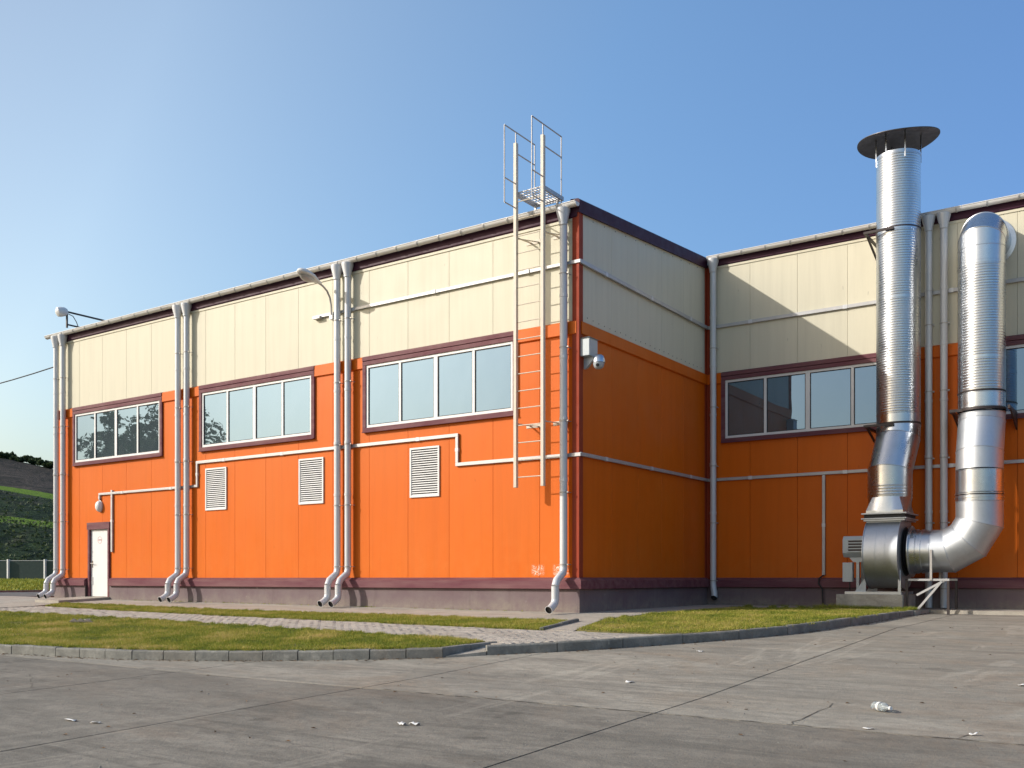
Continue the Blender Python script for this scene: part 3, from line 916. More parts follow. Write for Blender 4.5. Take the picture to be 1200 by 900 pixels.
# plinth and its sloping ledge
def ledge(a, b, axis, base):
    pr = [(0.0, 0.835), (-0.035, 0.832), (-0.135, 0.775), (-0.140, 0.605), (-0.125, 0.595), (-0.115, 0.60), (-0.02, 0.60)]
    if axis == 'x':
        return MB().prism([(a, base + d, z) for d, z in pr], (b - a, 0, 0))
    return MB().prism([(base - d, a, z) for d, z in pr], (0, b - a, 0))
ledge(FX0 - .02, -17.27, 'x', 0.0).build('plinth_ledge', 'maroon', bld)
ledge(-16.06, 0.0, 'x', 0.0).build('plinth_ledge', 'maroon', bld)
ledge(0.0, DY - 0.0, 'y', 0.0).build('plinth_ledge', 'maroon', bld)
ledge(0.14, 24, 'x', DY).build('plinth_ledge', 'maroon', bld)
MB().prism([(0.0, 0.0, 0.60), (0.0, -0.14, 0.605), (0.14, 0.0, 0.605)], (0, 0, 0.17)).v
m = MB()
m.v = [(0, 0, 0.835), (0, -0.035, 0.832), (0, -0.135, 0.775), (0, -0.14, 0.605), (0.035, 0, 0.832), (0.135, 0, 0.775), (0.14, 0, 0.605), (0.135, -0.135, 0.775), (0.14, -0.14, 0.605), (0.035, -0.035, 0.832), (0, 0, .605)]
m.f = [(0, 1, 9, 4), (1, 2, 7, 9), (9, 7, 5, 4), (2, 3, 8, 7), (7, 8, 6, 5), (3, 10, 6, 8)]
m.build('plinth_ledge', 'maroon', bld)
for a, b in ((FX0 + .02, -17.24), (-16.10, -0.0)):
    B(a, b, -0.055, 0.04, -0.45, 0.60).build('plinth', 'plinth', bld)
B(-0.05, 0.055, -0.0551, DY - 0.05, -0.45, 0.60).build('plinth', 'plinth', bld)
B(0.055, 24, DY - 0.055, DY + 0.04, -0.45, 0.60).build('plinth', 'plinth', bld)

# strip windows: frame > trim, mullions, panes
def make_window(x, base):
    fr = MB()
    fy0, fy1 = base - 0.030, base + 0.05
    t = 0.062
    fr.box(x, x + WW, fy0, fy1, 4.375, 4.375 + t); fr.box(x, x + WW, fy0, fy1, 5.855 - t, 5.855)
    fr.box(x, x + t, fy0 + .001, fy1, 4.375 + t, 5.855 - t); fr.box(x + WW - t, x + WW, fy0 + .001, fy1, 4.375 + t, 5.855 - t)
    w = fr.build('window', 'white', bld, bevel=0.004)
    ms = [x + 1.045, x + 2.105, x + 3.165]
    for i, mx in enumerate(ms):
        hw = 0.055 if i == 1 else 0.034
        B(mx - hw, mx + hw, fy0 + .004, fy1 - .002, 4.375 + t, 5.855 - t).build('mullion', 'white', w, bevel=0.004)
    ed = [x + t] + [v for i, mx in enumerate(ms) for v in (mx - (.055 if i == 1 else .034), mx + (.055 if i == 1 else .034))] + [x + WW - t]
    for a, b in zip(ed[::2], ed[1::2]):
        m = MB()
        tw = random.uniform(-.0025, .0025); tv = random.uniform(-.0025, .0025)
        m.v = [(a, base + .0 + tw, 4.43), (b, base + .0 - tw, 4.43), (b, base - tw + tv, 5.80), (a, base + tw + tv, 5.80)]
        m.v += [(q[0], q[1] + .02, q[2]) for q in m.v]
        m.f = [(0, 1, 2, 3), (7, 6, 5, 4), (0, 4, 5, 1), (1, 5, 6, 2), (2, 6, 7, 3), (3, 7, 4, 0)]
        m.build('pane', 'glass', w)
        g = MB(); s_ = 0.018
        g.box(a, b, base - .012, base - .004, 4.437, 4.437 + s_); g.box(a, b, base - .012, base - .004, 5.793 - s_, 5.793)
        g.box(a, a + s_, base - .012, base - .004, 4.455, 5.775); g.box(b - s_, b, base - .012, base - .004, 4.455, 5.775)
        g.build('gasket', 'black', w)
    tr = MB()
    T = 0.105
    p = -0.052
    tr.box(x - T, x + WW + T, base + p, base + .002, 4.375 - T, 4.375)
    tr.box(x - T, x, base + p + .001, base + .002, 4.375, 5.855); tr.box(x + WW, x + WW + T, base + p + .001, base + .002, 4.375, 5.855)
    tr.prism([(x - T, base + p - .004, 5.855), (x - T, base + p - .004, 5.94), (x - T, base + p + .012, 5.955), (x - T, base + .002, 5.955), (x - T, base + .002, 5.855)], (WW + 2 * T, 0, 0))
    tr.build('window_trim', 'maroon', w, bevel=0.003)
    hd = MB().prism([(x - T, base - .020, 5.957), (x - T, base - .062, 5.962), (x - T, base - .062, 6.045), (x - T, base - .004, 6.078), (x - T, base - .004, 5.957)], (WW + 2 * T, 0, 0))
    hd.build('head_flashing', 'maroon', w, bevel=0.003)
    sl = MB().prism([(x - T + .01, base - .085, 4.262), (x - T + .01, base - .085, 4.275), (x - T + .01, base - .03, 4.295), (x - T + .01, base - .0525, 4.262)], (WW + 2 * T - .02, 0, 0))
    sl.build('sill', 'maroon', w)
for wx in WIN_F: make_window(wx, 0.0)
for wx in WIN_R: make_window(wx, DY)

# door
zd = G(-16.7, 0) + 0.07
d = B(-17.13, -16.20, 0.010, 0.055, zd + .01, 2.29).build('door', 'white', bld, bevel=0.004)
m = MB(); m.box(-17.22, -17.13, -0.055, 0.035, zd, 2.29); m.box(-16.20, -16.12, -0.055, 0.035, zd, 2.29)
m.box(-17.25, -16.10, -0.065, 0.035, 2.292, 2.50); m.build('door_frame', 'maroon', d, bevel=0.004)
B(-17.24, -17.225, -0.13, 0.03, zd, 0.60).build('reveal', 'darksteel', d)
m = MB(); m.box(-17.075, -17.035, 0.0, 0.0099, 1.15, 1.35); m.tube([(-17.055, 0.01, 1.27), (-17.055, -0.05, 1.27), (-16.93, -0.052, 1.265)], 0.010, 8)
m.lathe([(0.0, -.01), (.018, -.008), (.018, .002)], (-17.055, 0.005, 1.62), (0, -1, 0), 10)
m.build('door_handle', 'brass', d, 40)
m = MB().box(-17.075, -17.03, -0.004, 0.0098, 0.62, 0.86); m.build('kick_guard', 'conduit', d)
ring = MB().lathe([(0.098, 0.0), (0.098, 0.003), (0.108, 0.003), (0.108, 0.0), (0.098, 0.0)], (-16.68, 0.009, 1.97), (0, -1, 0), 32)
ring.box(-16.77, -16.59, 0.005, 0.009, 1.955, 1.963)
for i in range(6): ring.box(-16.745 + i * .025, -16.730 + i * .025, 0.005, 0.009, 1.972, 1.992)
ring.build('door_notice', 'signred', d)
stp = sheet('concrete_step', [(-17.4, 0.0), (-17.4, -1.6), (-16.06, -1.66), (-16.06, 0.0)], lambda x, y: G(x, y) + 0.075, 0, 'apron', 0.3)
stp.parent = None
tag(stp, 'low concrete step outside the white door, dark on its right face', 'step')

# ------------------------------------------------------------ gutters
def gutter(x0, x1, base, z, label):
    t = thing('rain_gutter', label, 'gutter', group='gutters along the eaves')
    r = 0.082
    L_ = 3.0
    x = x0
    while x < x1 - 0.05:
        xe = min(x + L_, x1)
        m = MB()
        # open half-round trough with a rolled lip
        prof_ = []
        for i in range(13):
            a = math.pi + math.pi * i / 12
            prof_.append((math.cos(a) * r, math.sin(a) * r))
        for i in range(13):
            a = 2 * math.pi - math.pi * i / 12
            prof_.append((math.cos(a) * (r - .006), math.sin(a) * (r - .006) + .002))
        k = len(prof_)
        m.v = [(x + .002, base + a, z + b) for a, b in prof_] + [(xe - .002, base + a, z + b) for a, b in prof_]
        m.f = [(i, (i + 1) % k, k + (i + 1) % k, k + i) for i in range(k)] + [tuple(range(k)), tuple(range(2 * k - 1, k - 1, -1))]
        m.tube([(x + .004, base - r, z + .004), (xe - .004, base - r, z + .004)], 0.012, 8)
        m.build('gutter_section', 'gutter', t, 50)
        x = xe
    first = None
    x = x0 + 0.3
    while x < x1:
        if first is None:
            m = MB()
            P = [(0.012, math.cos(a) * (r + .006), math.sin(a) * (r + .006)) for a in [math.pi + math.pi * i / 12 for i in range(13)]]
            for i in range(len(P) - 1):
                for s_ in (0,):
                    b0 = len(m.v)
                    for q in (P[i], P[i + 1]):
                        rr = math.hypot(q[1], q[2]); u = 1 + .006 / rr
                        m.v += [(-.014, q[1], q[2]), (.014, q[1], q[2]), (.014, q[1] * u, q[2] * u), (-.014, q[1] * u, q[2] * u)]
                    m.f += [(b0 + j, b0 + (j + 1) % 4, b0 + 4 + (j + 1) % 4, b0 + 4 + j) for j in range(4)]
            m.box(-.014, .014, r, r + .10, .004, .010)
            first = m.build('gutter_bracket', 'conduit', t)
            o = first
        else:
            o = first.copy(); COL.objects.link(o); o.parent = t
        o.location = (x, base, z)
        x += 0.62
    for xe in (x0, x1):
        m = MB()
        m.prism([(xe - .004, base + a, z + b) for a, b in [(math.cos(math.pi + math.pi * i / 12) * (r + .003), math.sin(math.pi + math.pi * i / 12) * (r + .003)) for i in range(13)]], (.008, 0, 0))
        m.build('end_cap', 'gutter', t)
    return t
gutter(-19.27, 0.06, -0.155, 8.405, 'long pale half-round gutter along the front eaves of the orange block')
gutter(0.10, 24.0, DY - 0.155, 9.02, 'pale half-round gutter along the eaves of the set-back wing behind the duct')

# ------------------------------------------------------------ downpipes
def downpipe(x, base, ztop, label, group, jog=True, zlow=0.33, out=0.14, dx=0.0, foot=True):
    t = thing('downpipe', label, 'downpipe', (x, base, 0), group)
    yp = base - out
    r = 0.078
    # funnel under the gutter
    MB().lathe([(0.06, 0.0), (0.145, 0.0), (0.145, -0.05), (0.088, -0.27), (0.088, -0.33), (0.07, -0.33)], (x, base - 0.155 if jog is not None else yp, ztop), (0, 0, 1), 20).build('funnel', 'pipe', t, 40)
    zt = ztop - 0.30
    zj = 1.02 if jog else zlow + 0.35
    z = zj
    first = True
    while z < zt - 0.05:
        z2 = min(z + 1.25 + (0.55 if first else 0), zt)
        if zt - z2 < 0.4: z2 = zt
        m = MB().tube([(x, yp, z), (x, yp, z2 + (0.0 if z2 == zt else 0.02))], r, 20)
        m.build('pipe_section', 'pipe', t, 50)
        if z2 < zt - 0.1:
            MB().lathe([(r, -0.035), (r + .007, -0.03), (r + .007, 0.03), (r, 0.035)], (x, yp, z2), (0, 0, 1), 20).build('pipe_collar', 'pipe', t, 50)
        z = z2; first = False
    for zb_ in [zj + 0.08, zj + 1.55, zj + 3.0, zj + 4.5, zj + 6.0]:
        if zb_ > zt - 0.2: continue
        m = MB().lathe([(r - .01, -0.012), (r + .010, -0.012), (r + .010, 0.012), (r - .01, 0.012)], (x, yp, zb_), (0, 0, 1), 20)
        m.bar((x + r * .8, yp + r * .6, zb_), (x + r * .8 + .03, base + .001, zb_), 0.012)
        m.bar((x + r + .0, yp - .02, zb_), (x + r + .045, yp - .02, zb_), 0.014, 0.024)
        m.build('pipe_bracket', 'rail', t)
    if jog:
        yo = base - 0.46
        zg = G(x, base - .7)
        zl = zlow
        P = [(x, yp, zj + .01), (x, yp - .03, zj - .09), (x, yo + .06, zj - .24), (x, yo, zj - .36)]
        MB().tube(P, r * 0.99, 20).build('swan_neck', 'pipe', t, 35)
        MB().tube([(x, yo, zj - .36), (x, yo, zl + .06)], r * 1.02, 20).build('pipe_section', 'pipe', t, 50)
        MB().tube([(x, yo, zl + .06), (x, yo - .03, zl - .02), (x, yo - .15, zl - .10), (x, yo - .25, zl - .145)], r, 20, caps=False).build('outlet_elbow', 'pipe', t, 35)
        a, b = Vector((x, yo - .15, zl - .10)), Vector((x, yo - .25, zl - .145))
        MB().lathe([(0.001, -.03), (r * .97, -.03), (r * .97, -.005), (r * 1.0, 0)], b, (b - a), 20).build('outlet_mouth', 'black', t, 50)
        MB().lathe([(r + .004, -.022), (r + .008, 0), (r * .96, .001)], b, (b - a), 20).build('outlet_rim', 'pipe', t, 50)
    elif foot:
        P = [(x, yp, zj + .01), (x + .02, yp - .02, zj - .12), (x + .045, yp - .03, zj - .22), (x + .05, yp - .035, zlow + .04), (x + .05, yp - .07, zlow)]
        MB().tube(P, r, 20, caps=False).build('outlet_elbow', 'pipe', t, 35)
        MB().lathe([(0.001, -.02), (r * .95, -.02), (r * 1.0, 0)], P[-1], (0, -.07, -.04), 20).build('outlet_mouth', 'black', t, 50)
    else:
        MB().tube([(x, yp, zj + .01), (x, yp, zlow)], r, 20).build('pipe_section', 'pipe', t, 50)
    return t
g1 = 'paired downpipes on the long front wall'
for x, lab in ((-18.78, 'grey downpipe at the far left end of the front wall, outer one of its pair'),
               (-18.40, 'grey downpipe nearest the white door on its left, inner one of the far left pair'),
               (-12.75, 'left pipe of the pair between the first and second front windows'),
               (-12.37, 'right pipe of the pair between the first and second front windows'),
               (-6.65, 'left pipe of the pair beside the wall street lamp'),
               (-6.30, 'right pipe of the pair beside the wall street lamp')):
    downpipe(x, 0.0, 8.33, lab, g1, zlow=0.33 + 0.0045 * -x)
downpipe(-0.27, 0.0, 8.33, 'single grey downpipe by the building corner, right of the roof ladder', 'single downpipes')
downpipe(0.245, DY, 8.95, 'single grey downpipe in the inner corner where the two wings meet', 'single downpipes', jog=False, zlow=0.33)
g2 = 'downpipes between the two metal ducts'
downpipe(5.40, DY, 8.95, 'grey downpipe just right of the tall exhaust stack', g2, jog=False, zlow=0.16, foot=False)
downpipe(5.72, DY, 8.95, 'grey downpipe just left of the curved intake duct', g2, jog=False, zlow=0.16, foot=False)

# ------------------------------------------------------------ cable conduits
def conduit(path_pts, w, base, axis, name='conduit_run'):
    m = MB()
    for a, b in zip(path_pts, path_pts[1:]):
        a, b = Vector(a), Vector(b)
        d = (b - a).normalized()
        m.bar(a - d * 0, b + d * 0, 0.045, w)
    return m
def cond_thing(runs, label, group):
    t = thing('cable_conduit', label, 'conduit', group=group)
    for a, b, w in runs:
        a, b = Vector(a), Vector(b)
        d = (b - a).normalized()
        m = MB()
        if abs(d.z) > .5: m.box(a.x - w / 2, a.x + w / 2, a.y - .0245, a.y + .0245, min(a.z, b.z) + w / 2, max(a.z, b.z) - w / 2)
        elif abs(d.x) > .5: m.box(min(a.x, b.x) - w / 2, max(a.x, b.x) + w / 2, a.y - .025, a.y + .025, a.z - w / 2, a.z + w / 2)
        else: m.box(a.x - .025, a.x + .025, min(a.y, b.y), max(a.y, b.y), a.z - w / 2, a.z + w / 2)
        m.build('conduit_run', 'conduit', t, bevel=0.006)
        n_ = max(1, int((b - a).length / 2.0))
        for i in range(n_):
            p = a + (b - a) * ((i + .5) / n_)
            if abs(d.x) > .5: q = B(p.x - .05, p.x + .05, p.y - .029, p.y + .029, p.z - w / 2 - .004, p.z + w / 2 + .004)
            elif abs(d.z) > .5: q = B(p.x - w / 2 - .004, p.x + w / 2 + .004, p.y - .029, p.y + .029, p.z - .04, p.z + .04)
            else: q = B(p.x - .029, p.x + .029, p.y - .05, p.y + .05, p.z - w / 2 - .004, p.z + w / 2 + .004)
            q.build('conduit_clip', 'pipe', t)
    return t
cw = 0.075
gc = 'zinc cable conduits running along the walls'
cond_thing([((-7.50, -.032, 7.25), (0.04, -.05, 7.25), .07)], 'upper zinc conduit across the cream front wall from lamp to corner', gc)
cond_thing([((-16.63, -.03, 3.34), (-12.06, -.03, 3.34), .065), ((-12.06, -.03, 3.34), (-12.06, -.03, 3.98), .065), ((-12.06, -.03, 3.98), (-3.09, -.03, 3.98), cw),
            ((-3.09, -.03, 3.98), (-3.09, -.03, 3.33), cw), ((-3.09, -.03, 3.33), (0.04, -.05, 3.33), cw), ((-16.63, -.03, 3.34), (-16.63, -.03, 3.14), .05)],
           'stepped lower zinc conduit along the orange front wall, from globe lamp to corner', gc)
cond_thing([((-16.00, -.032, 3.47), (-16.00, -.032, 1.56), .08)], 'short upright zinc conduit beside the white door', gc)
cond_thing([((.05, -0.02, 7.25), (.05, DY - .03, 7.25), .085)], 'upper conduit along the shaded cream side wall', gc)
cond_thing([((.05, -0.02, 3.34), (.05, DY - .03, 3.34), .075)], 'lower conduit along the shaded orange side wall', gc)
cond_thing([((.03, DY - .03, 7.25), (14, DY - .03, 7.25), .085)], 'upper conduit crossing the cream wall of the set-back wing', gc)
cond_thing([((.03, DY - .03, 3.34), (14, DY - .03, 3.34), .075)], 'lower conduit crossing the orange wall of the set-back wing', gc)
cond_thing([((3.02, DY - .035, 3.33), (3.02, DY - .035, 0.86), .07)], 'upright conduit dropping to the ground left of the fan motor', gc)
tag(MB().tube([(3.02, DY - .035, .90), (2.95, DY - .17, .82), (2.94, DY - .18, .70), (3.02, DY - .14, .55), (3.03, DY - .13, .12)], 0.018, 8).build('cable', 'cable', None, 50), 'black cable tail below the upright conduit near the fan', 'cable')

# ------------------------------------------------------------ wall louvres
def louvre(x0, z0, label):
    t = thing('wall_louvre', label, 'vent', (x0, 0, z0), 'white wall louvres')
    w, h = 0.865, 1.135
    m = MB()
    f = 0.045
    m.box(x0, x0 + w, -.035, .0, z0, z0 + f); m.box(x0, x0 + w, -.035, .0, z0 + h - f, z0 + h)
    m.box(x0, x0 + f, -.0345, .0, z0 + f, z0 + h - f); m.box(x0 + w - f, x0 + w, -.0345, .0, z0 + f, z0 + h - f)
    m.build('louvre_frame', 'white', t, bevel=0.004)
    B(x0 + f, x0 + w - f, -.004, -.001, z0 + f, z0 + h - f).build('louvre_back', 'black', t)
    n_ = 20
    pitch = (h - 2 * f) / n_
    for i in range(n_):
        z = z0 + f + pitch * i
        MB().prism([(x0 + f, -.032, z + .002), (x0 + f, -.028, z), (x0 + f, -.006, z + pitch * .50), (x0 + f, -.012, z + pitch * .55), ], (w - 2 * f, 0, 0)).build('slat', 'white', t)
    return t
louvre(-11.72, 2.655, 'white wall louvre below the second window, beside the leftmost pipe pair bend')
louvre(-8.10, 2.66, 'white wall louvre left of the pipes that stand beside the lamp arm')
louvre(-4.465, 2.66, 'white wall louvre below the large window nearest the building corner')

# ------------------------------------------------------------ lamps
t = thing('wall_street_lamp', 'white street lamp head on a curved arm above the second window', 'lamp', (-6.95, 0, 7.3))
ax = -6.90
MB().tube([(ax, -.09, 7.12), (ax, -.10, 7.45), (ax, -.14, 7.62), (ax, -.24, 7.76), (ax, -.38, 7.84), (ax, -.52, 7.88)], 0.024, 10).build('lamp_arm', 'rail', t, 50)
B(ax - .05, ax + .05, -.11, 0, 7.10, 7.20).build('wall_bracket', 'conduit', t)
hd = MB()
ringn = 20
pl = [(-.44, .035, .035, 7.875), (-.52, .06, .05, 7.885), (-.62, .10, .07, 7.90), (-.74, .155, .085, 7.93), (-.88, .175, .09, 7.955), (-1.02, .16, .085, 7.985), (-1.12, .11, .06, 8.005), (-1.17, .03, .02, 8.015)]
for y_, a, b, z in pl:
    for j in range(ringn):
        q = 2 * math.pi * j / ringn
        hd.v.append((ax + math.cos(q) * a, y_, z + math.sin(q) * b * (1.25 if math.sin(q) > 0 else .55)))
for i in range(len(pl) - 1):
    for j in range(ringn):
        p, q = i * ringn + j, i * ringn + (j + 1) % ringn
        hd.f.append((p, q, q + ringn, p + ringn))
hd.f += [tuple(range(ringn)), tuple((len(pl) - 1) * ringn + j for j in reversed(range(ringn)))]
hd.build('lamp_head', 'white', t, 60)
lens = MB()
for z_, k_ in ((0, 1.0), (-.05, .8), (-.075, .35)):
    for j in range(16):
        q = 2 * math.pi * j / 16
        lens.v.append((ax + math.cos(q) * .135 * k_, -.88 + math.sin(q) * .21 * k_, 7.905 + z_ - math.sin(q) * -.02 * -1))
for i in range(2):
    for j in range(16):
        p, q = i * 16 + j, i * 16 + (j + 1) % 16
        lens.f.append((p, q, q + 16, p + 16))
lens.f.append(tuple(range(32, 48)))
lens.build('lamp_lens', 'conduit', t, 60)
B(-7.52, -7.28, -.12, 0, 7.19, 7.25).build('junction_box', 'conduit', t)

t = thing('bulkhead_lamp', 'round white globe lamp on the orange wall above the door', 'lamp', (-16.63, 0, 3.06))
MB().lathe([(0.001, .15), (.05, .145), (.095, .12), (.125, .075), (.13, .035), (.12, .03)], (-16.63, 0, 3.0), (0, -1, 0), 24).build('lamp_globe', 'white', t, 60)
MB().lathe([(.12, 0), (.137, .0), (.137, .035), (.12, .04)], (-16.63, 0, 3.0), (0, -1, 0), 24).build('lamp_base', 'conduit', t, 50)
for o in t.children: o.scale = (1, 1, 1.3); o.location.z -= 0.3 * 3.0 + 0.02

t = thing('roof_floodlight', 'white floodlight on a steel bracket above the far left roof edge', 'lamp', (-18.1, 0, 8.4))
m = MB()
m.bar((-18.05, -0.22, 8.50), (-18.05, -0.22, 9.02), .045)
m.bar((-18.05, -0.22, 8.99), (-18.05, 1.15, 8.99), .045)
m.bar((-18.05, -0.22, 8.60), (-18.05, 0.55, 8.60), .04)
m.bar((-18.05, 1.12, 8.50), (-18.05, 1.12, 8.99), .04)
m.bar((-18.05, .5, 8.42), (-18.05, .5, 8.60), .04)
m.build('bracket', 'darksteel', t)
MB().tube([(-18.05, -.24, 8.95), (-18.0, -.05, 8.88), (-17.98, .05, 8.72), (-18.02, .15, 8.55)], .012, 6).build('cable', 'cable', t)
MB().lathe([(.001, 0), (.08, .01), (.13, .08), (.15, .20), (.14, .30), (.08, .34), (.001, .35)], (-18.05, -.20, 9.00), (-.25, -1, -.22), 20).build('lamp_head', 'white', t, 50)

# ------------------------------------------------------------ roof ladder
t = thing('roof_ladder', 'tall cream steel ladder up the front wall to a platform on the roof', 'ladder', (-.94, -.45, 0))
yl = -.45
XL, XR = -1.235, -.57
for x, zt_ in ((XL, 9.80), (XR, 9.80)):
    B(x - .035, x + .035, yl - .04, yl + .04, 2.69, zt_).build('rail', 'ladder', t, bevel=0.004)
z = 2.90
first = None
while z < 8.6:
    if first is None:
        first = MB().tube([(XL + .03, yl, 0), (XR - .03, yl, 0)], .011, 8).build('rung', 'ladder', t, 50); o = first
    else:
        o = first.copy(); COL.objects.link(o); o.parent = t
    o.location = Vector((0, 0, z)) - Vector(t.location)
    z += 0.355
def hoop(x, name='handrail'):
    m = MB()
    r = .013
    y0, y1 = -.86, .26
    def tb(a, b): m.tube([a, b], r, 8)
    tb((x, y0, 8.46), (x, y0, 10.03)); tb((x, y1, 8.55), (x, y1, 10.03)); tb((x, y0, 10.03), (x, y1, 10.03))
    tb((x, yl, 9.78), (x, yl, 10.03)); tb((x, yl, 9.60), (x, y1, 9.60)); tb((x, y0, 8.96), (x, yl, 8.96)); tb((x, y0, 8.46), (x, yl, 8.46))
    return m.build(name, 'rail', t, 50)
hoop(XL); hoop(XR)
m = MB()
zp = 8.80
for x in (XL + .01, XR + .01): m.box(x - .025, x + .025, yl + .03, .30, zp - .10, zp - .02)
m.box(XL, XR, .26, .30, zp - .10, zp - .021)
for x in (XL + .06, XR - .06): m.box(x - .02, x + .02, .18, .22, 8.38, zp - .10)
m.build('platform_frame', 'conduit', t)
g = MB()
for i in range(9):
    x = XL + .03 + i * (XR - XL - .06) / 8
    g.box(x - .004, x + .004, yl + .04, .30, zp - .012, zp + .005)
for i in range(7):
    y_ = yl + .07 + i * .11
    g.box(XL, XR, y_ - .010, y_ + .010, zp - .011, zp + .008)
g.build('platform_grate', 'gutter', t)
for zz in (7.86, 4.02):
    for x in (XL, XR):
        m = MB()
        m.bar((x, yl + .03, zz), (x + .08, 0.0, zz - .01), .05, .008)
        m.bar((x, yl + .03, zz - .02), (x + .28, -.01, zz - .03), .045, .008)
        m.box(x - .03, x + .32, -.012, 0.0, zz - .05, zz + .03)
        m.build('stay_bracket', 'ladder', t)

# ------------------------------------------------------------ security camera
t = thing('security_camera', 'silver dome camera under a grey box on the shaded side wall near the corner', 'camera', (.1, .42, 5.5))
m = MB().box(.02, .24, .22, .56, 5.44, 5.80); m.build('camera_box', 'motor', t, bevel=.008)
m = MB().prism([(.0, .20, 5.80), (.26, .20, 5.80), (.26, .39, 5.85), (.13, .39, 5.86), (.0, .39, 5.85)], (0, 0, .001))
m = MB(); m.v = [(0.0, .19, 5.80), (.27, .19, 5.80), (.27, .59, 5.80), (0.0, .59, 5.80), (.13, .39, 5.865)]; m.f = [(0, 1, 4), (1, 2, 4), (2, 3, 4), (3, 0, 4), (3, 2, 1, 0)]
m.build('box_lid', 'motor', t)
m = MB().prism([(.03, .36, 5.42), (.03, .36, 5.20), (.09, .36, 5.22), (.30, .36, 5.42), (.36, .36, 5.42), (.36, .36, 5.44), (.03, .36, 5.44)], (0, .07, 0)); m.build('camera_arm', 'motor', t)
MB().lathe([(.001, .165), (.06, .158), (.10, .125), (.125, .055), (.13, .0), (.115, -.004)], (.36, .395, 5.30), (0, 0, 1), 24).build('dome_hood', 'galv', t, 60)
MB().lathe([(.115, .0), (.112, -.035), (.092, -.09), (.055, -.12), (.001, -.13)], (.36, .395, 5.295), (0, 0, 1), 24).build('dome_glass', 'motor', t, 60)
MB().lathe([(.001, .03), (.028, .03), (.036, .0), (.036, -.03)], (.385, .30, 5.235), (.25, -1, -.35), 14).build('camera_lens', 'black', t, 50)

t.location.y -= 0.20; t.location.z -= 0.11
# ------------------------------------------------------------ exhaust stack (tall) and its fan
def duct_section(t, P, r, name='duct_section', mat='galv', rib=0.0, pitch=0.055, seg=48, bead=True, caps=False):
    """one length of round duct along the polyline P; rib > 0 gives a spiral-seamed, ribbed wall"""
    m = MB()
    P = [Vector(p) for p in P]
    if rib:
        a, b = P[0], P[-1]
        n_ = max(1, int((b - a).length / pitch))
        path_, rad = [], []
        for i in range(n_):
            for f_, dr in ((0.0, 0.0), (0.2, rib * .25), (0.5, rib * .35), (0.78, rib * .5), (0.86, rib), (0.94, rib * .6)):
                path_.append(a + (b - a) * ((i + f_) / n_)); rad.append(r + dr + 0)
        path_.append(b); rad.append(r)
        m.tube(path_, rad, seg, caps)
        o = m.build(name, mat, t, 80)
    else:
        m.tube(P, r, seg, caps)
        if bead:
            for p, q in ((P[0], P[1]), (P[-1], P[-2])):
                d = (q - p).normalized()
                m.lathe([(r - .002, -.008), (r + .007, -.003), (r + .007, .006), (r - .002, .012)], p + d * .01, d, seg)
        o = m.build(name, mat, t, 32)
    return o
def band(t, c, r, ax=(0, 0, 1), w=.03, out=.012, name='clamp_band', mat='darksteel', seg=48):
    return MB().lathe([(r - .01, -w / 2), (r + out, -w / 2), (r + out, w / 2), (r - .01, w / 2)], c, ax, seg).build(name, mat, t, 30)

def gores(t, V, r, mat='galv'):
    V = [Vector(v) for v in V]
    seg = 48
    for i in range(len(V) - 1):
        m = MB()
        a, b = V[i], V[i + 1]
        d = (b - a).normalized()
        def plane(k_):
            if k_ == 0: return (V[1] - V[0]).normalized()
            if k_ == len(V) - 1: return (V[-1] - V[-2]).normalized()
            return ((V[k_] - V[k_ - 1]).normalized() + (V[k_ + 1] - V[k_]).normalized()).normalized()
        u = d.cross(Vector((0.02, 1, 0.01))).normalized() if abs(d.y) < .9 else d.cross(Vector((1, 0, 0))).normalized()
        w = d.cross(u)
        for c, nrm in ((a, plane(i)), (b, plane(i + 1))):
            for j in range(seg):
                q = 2 * math.pi * j / seg
                o_ = (u * math.cos(q) + w * math.sin(q)) * r
                s_ = -(o_.dot(nrm)) / d.dot(nrm)
                m.v.append(tuple(c + o_ + d * s_))
        m.f = [(j, (j + 1) % seg, seg + (j + 1) % seg, seg + j) for j in range(seg)]
        # raised lock seam at the upper joint
        base = len(m.v)
        nrm = plane(i + 1)
        ring_ = m.v[seg:2 * seg]
        for dr, dd in ((0, -.010), (.008, -.004), (.008, .004), (0, .010)):
            for j in range(seg):
                o_ = (Vector(ring_[j]) - b)
                m.v.append(tuple(b + o_ * (1 + dr / r) + d * dd))
        for q in range(3):
            for j in range(seg):
                p_, q_ = base + q * seg + j, base + q * seg + (j + 1) % seg
                m.f.append((p_, q_, q_ + seg, p_ + seg))
        m.build('elbow_segment', mat, t, 32)
SX, SY = 4.875, 5.76
FXc, FYc = 4.80, 5.32
t = thing('exhaust_stack', 'tall ribbed galvanised exhaust stack rising above the roof with a flat dark cap', 'duct', (FXc, FYc, 2.2))
RS = 0.462
# square-to-round transition
tm = MB()
N = 48
hx, hy = .40, .50
for lev, (z, k) in enumerate(((2.235, 0.0), (2.29, 0.0), (2.585, 1.0), (2.60, 1.0))):
    for j in range(N):
        a = 2 * math.pi * j / N
        ca, sa = math.cos(a), math.sin(a)
        s_ = 1 / max(abs(ca) / hx, abs(sa) / hy)
        tm.v.append((FXc + ca * (s_ * (1 - k) + RS * k), FYc + sa * (s_ * (1 - k) + RS * k), z))
for i in range(3):
    for j in range(N):
        p, q = i * N + j, i * N + (j + 1) % N
        tm.f.append((p, q, q + N, p + N))
tm.build('transition_piece', 'galv', t, 14)
m = MB(); m.box(FXc - .47, FXc + .47, FYc - .57, FYc + .57, 2.205, 2.235); m.build('outlet_flange', 'galvdull', t, bevel=.003)
duct_section(t, [(FXc, FYc, 2.60), (FXc, FYc, 2.85)], RS, rib=.0046, pitch=.06)
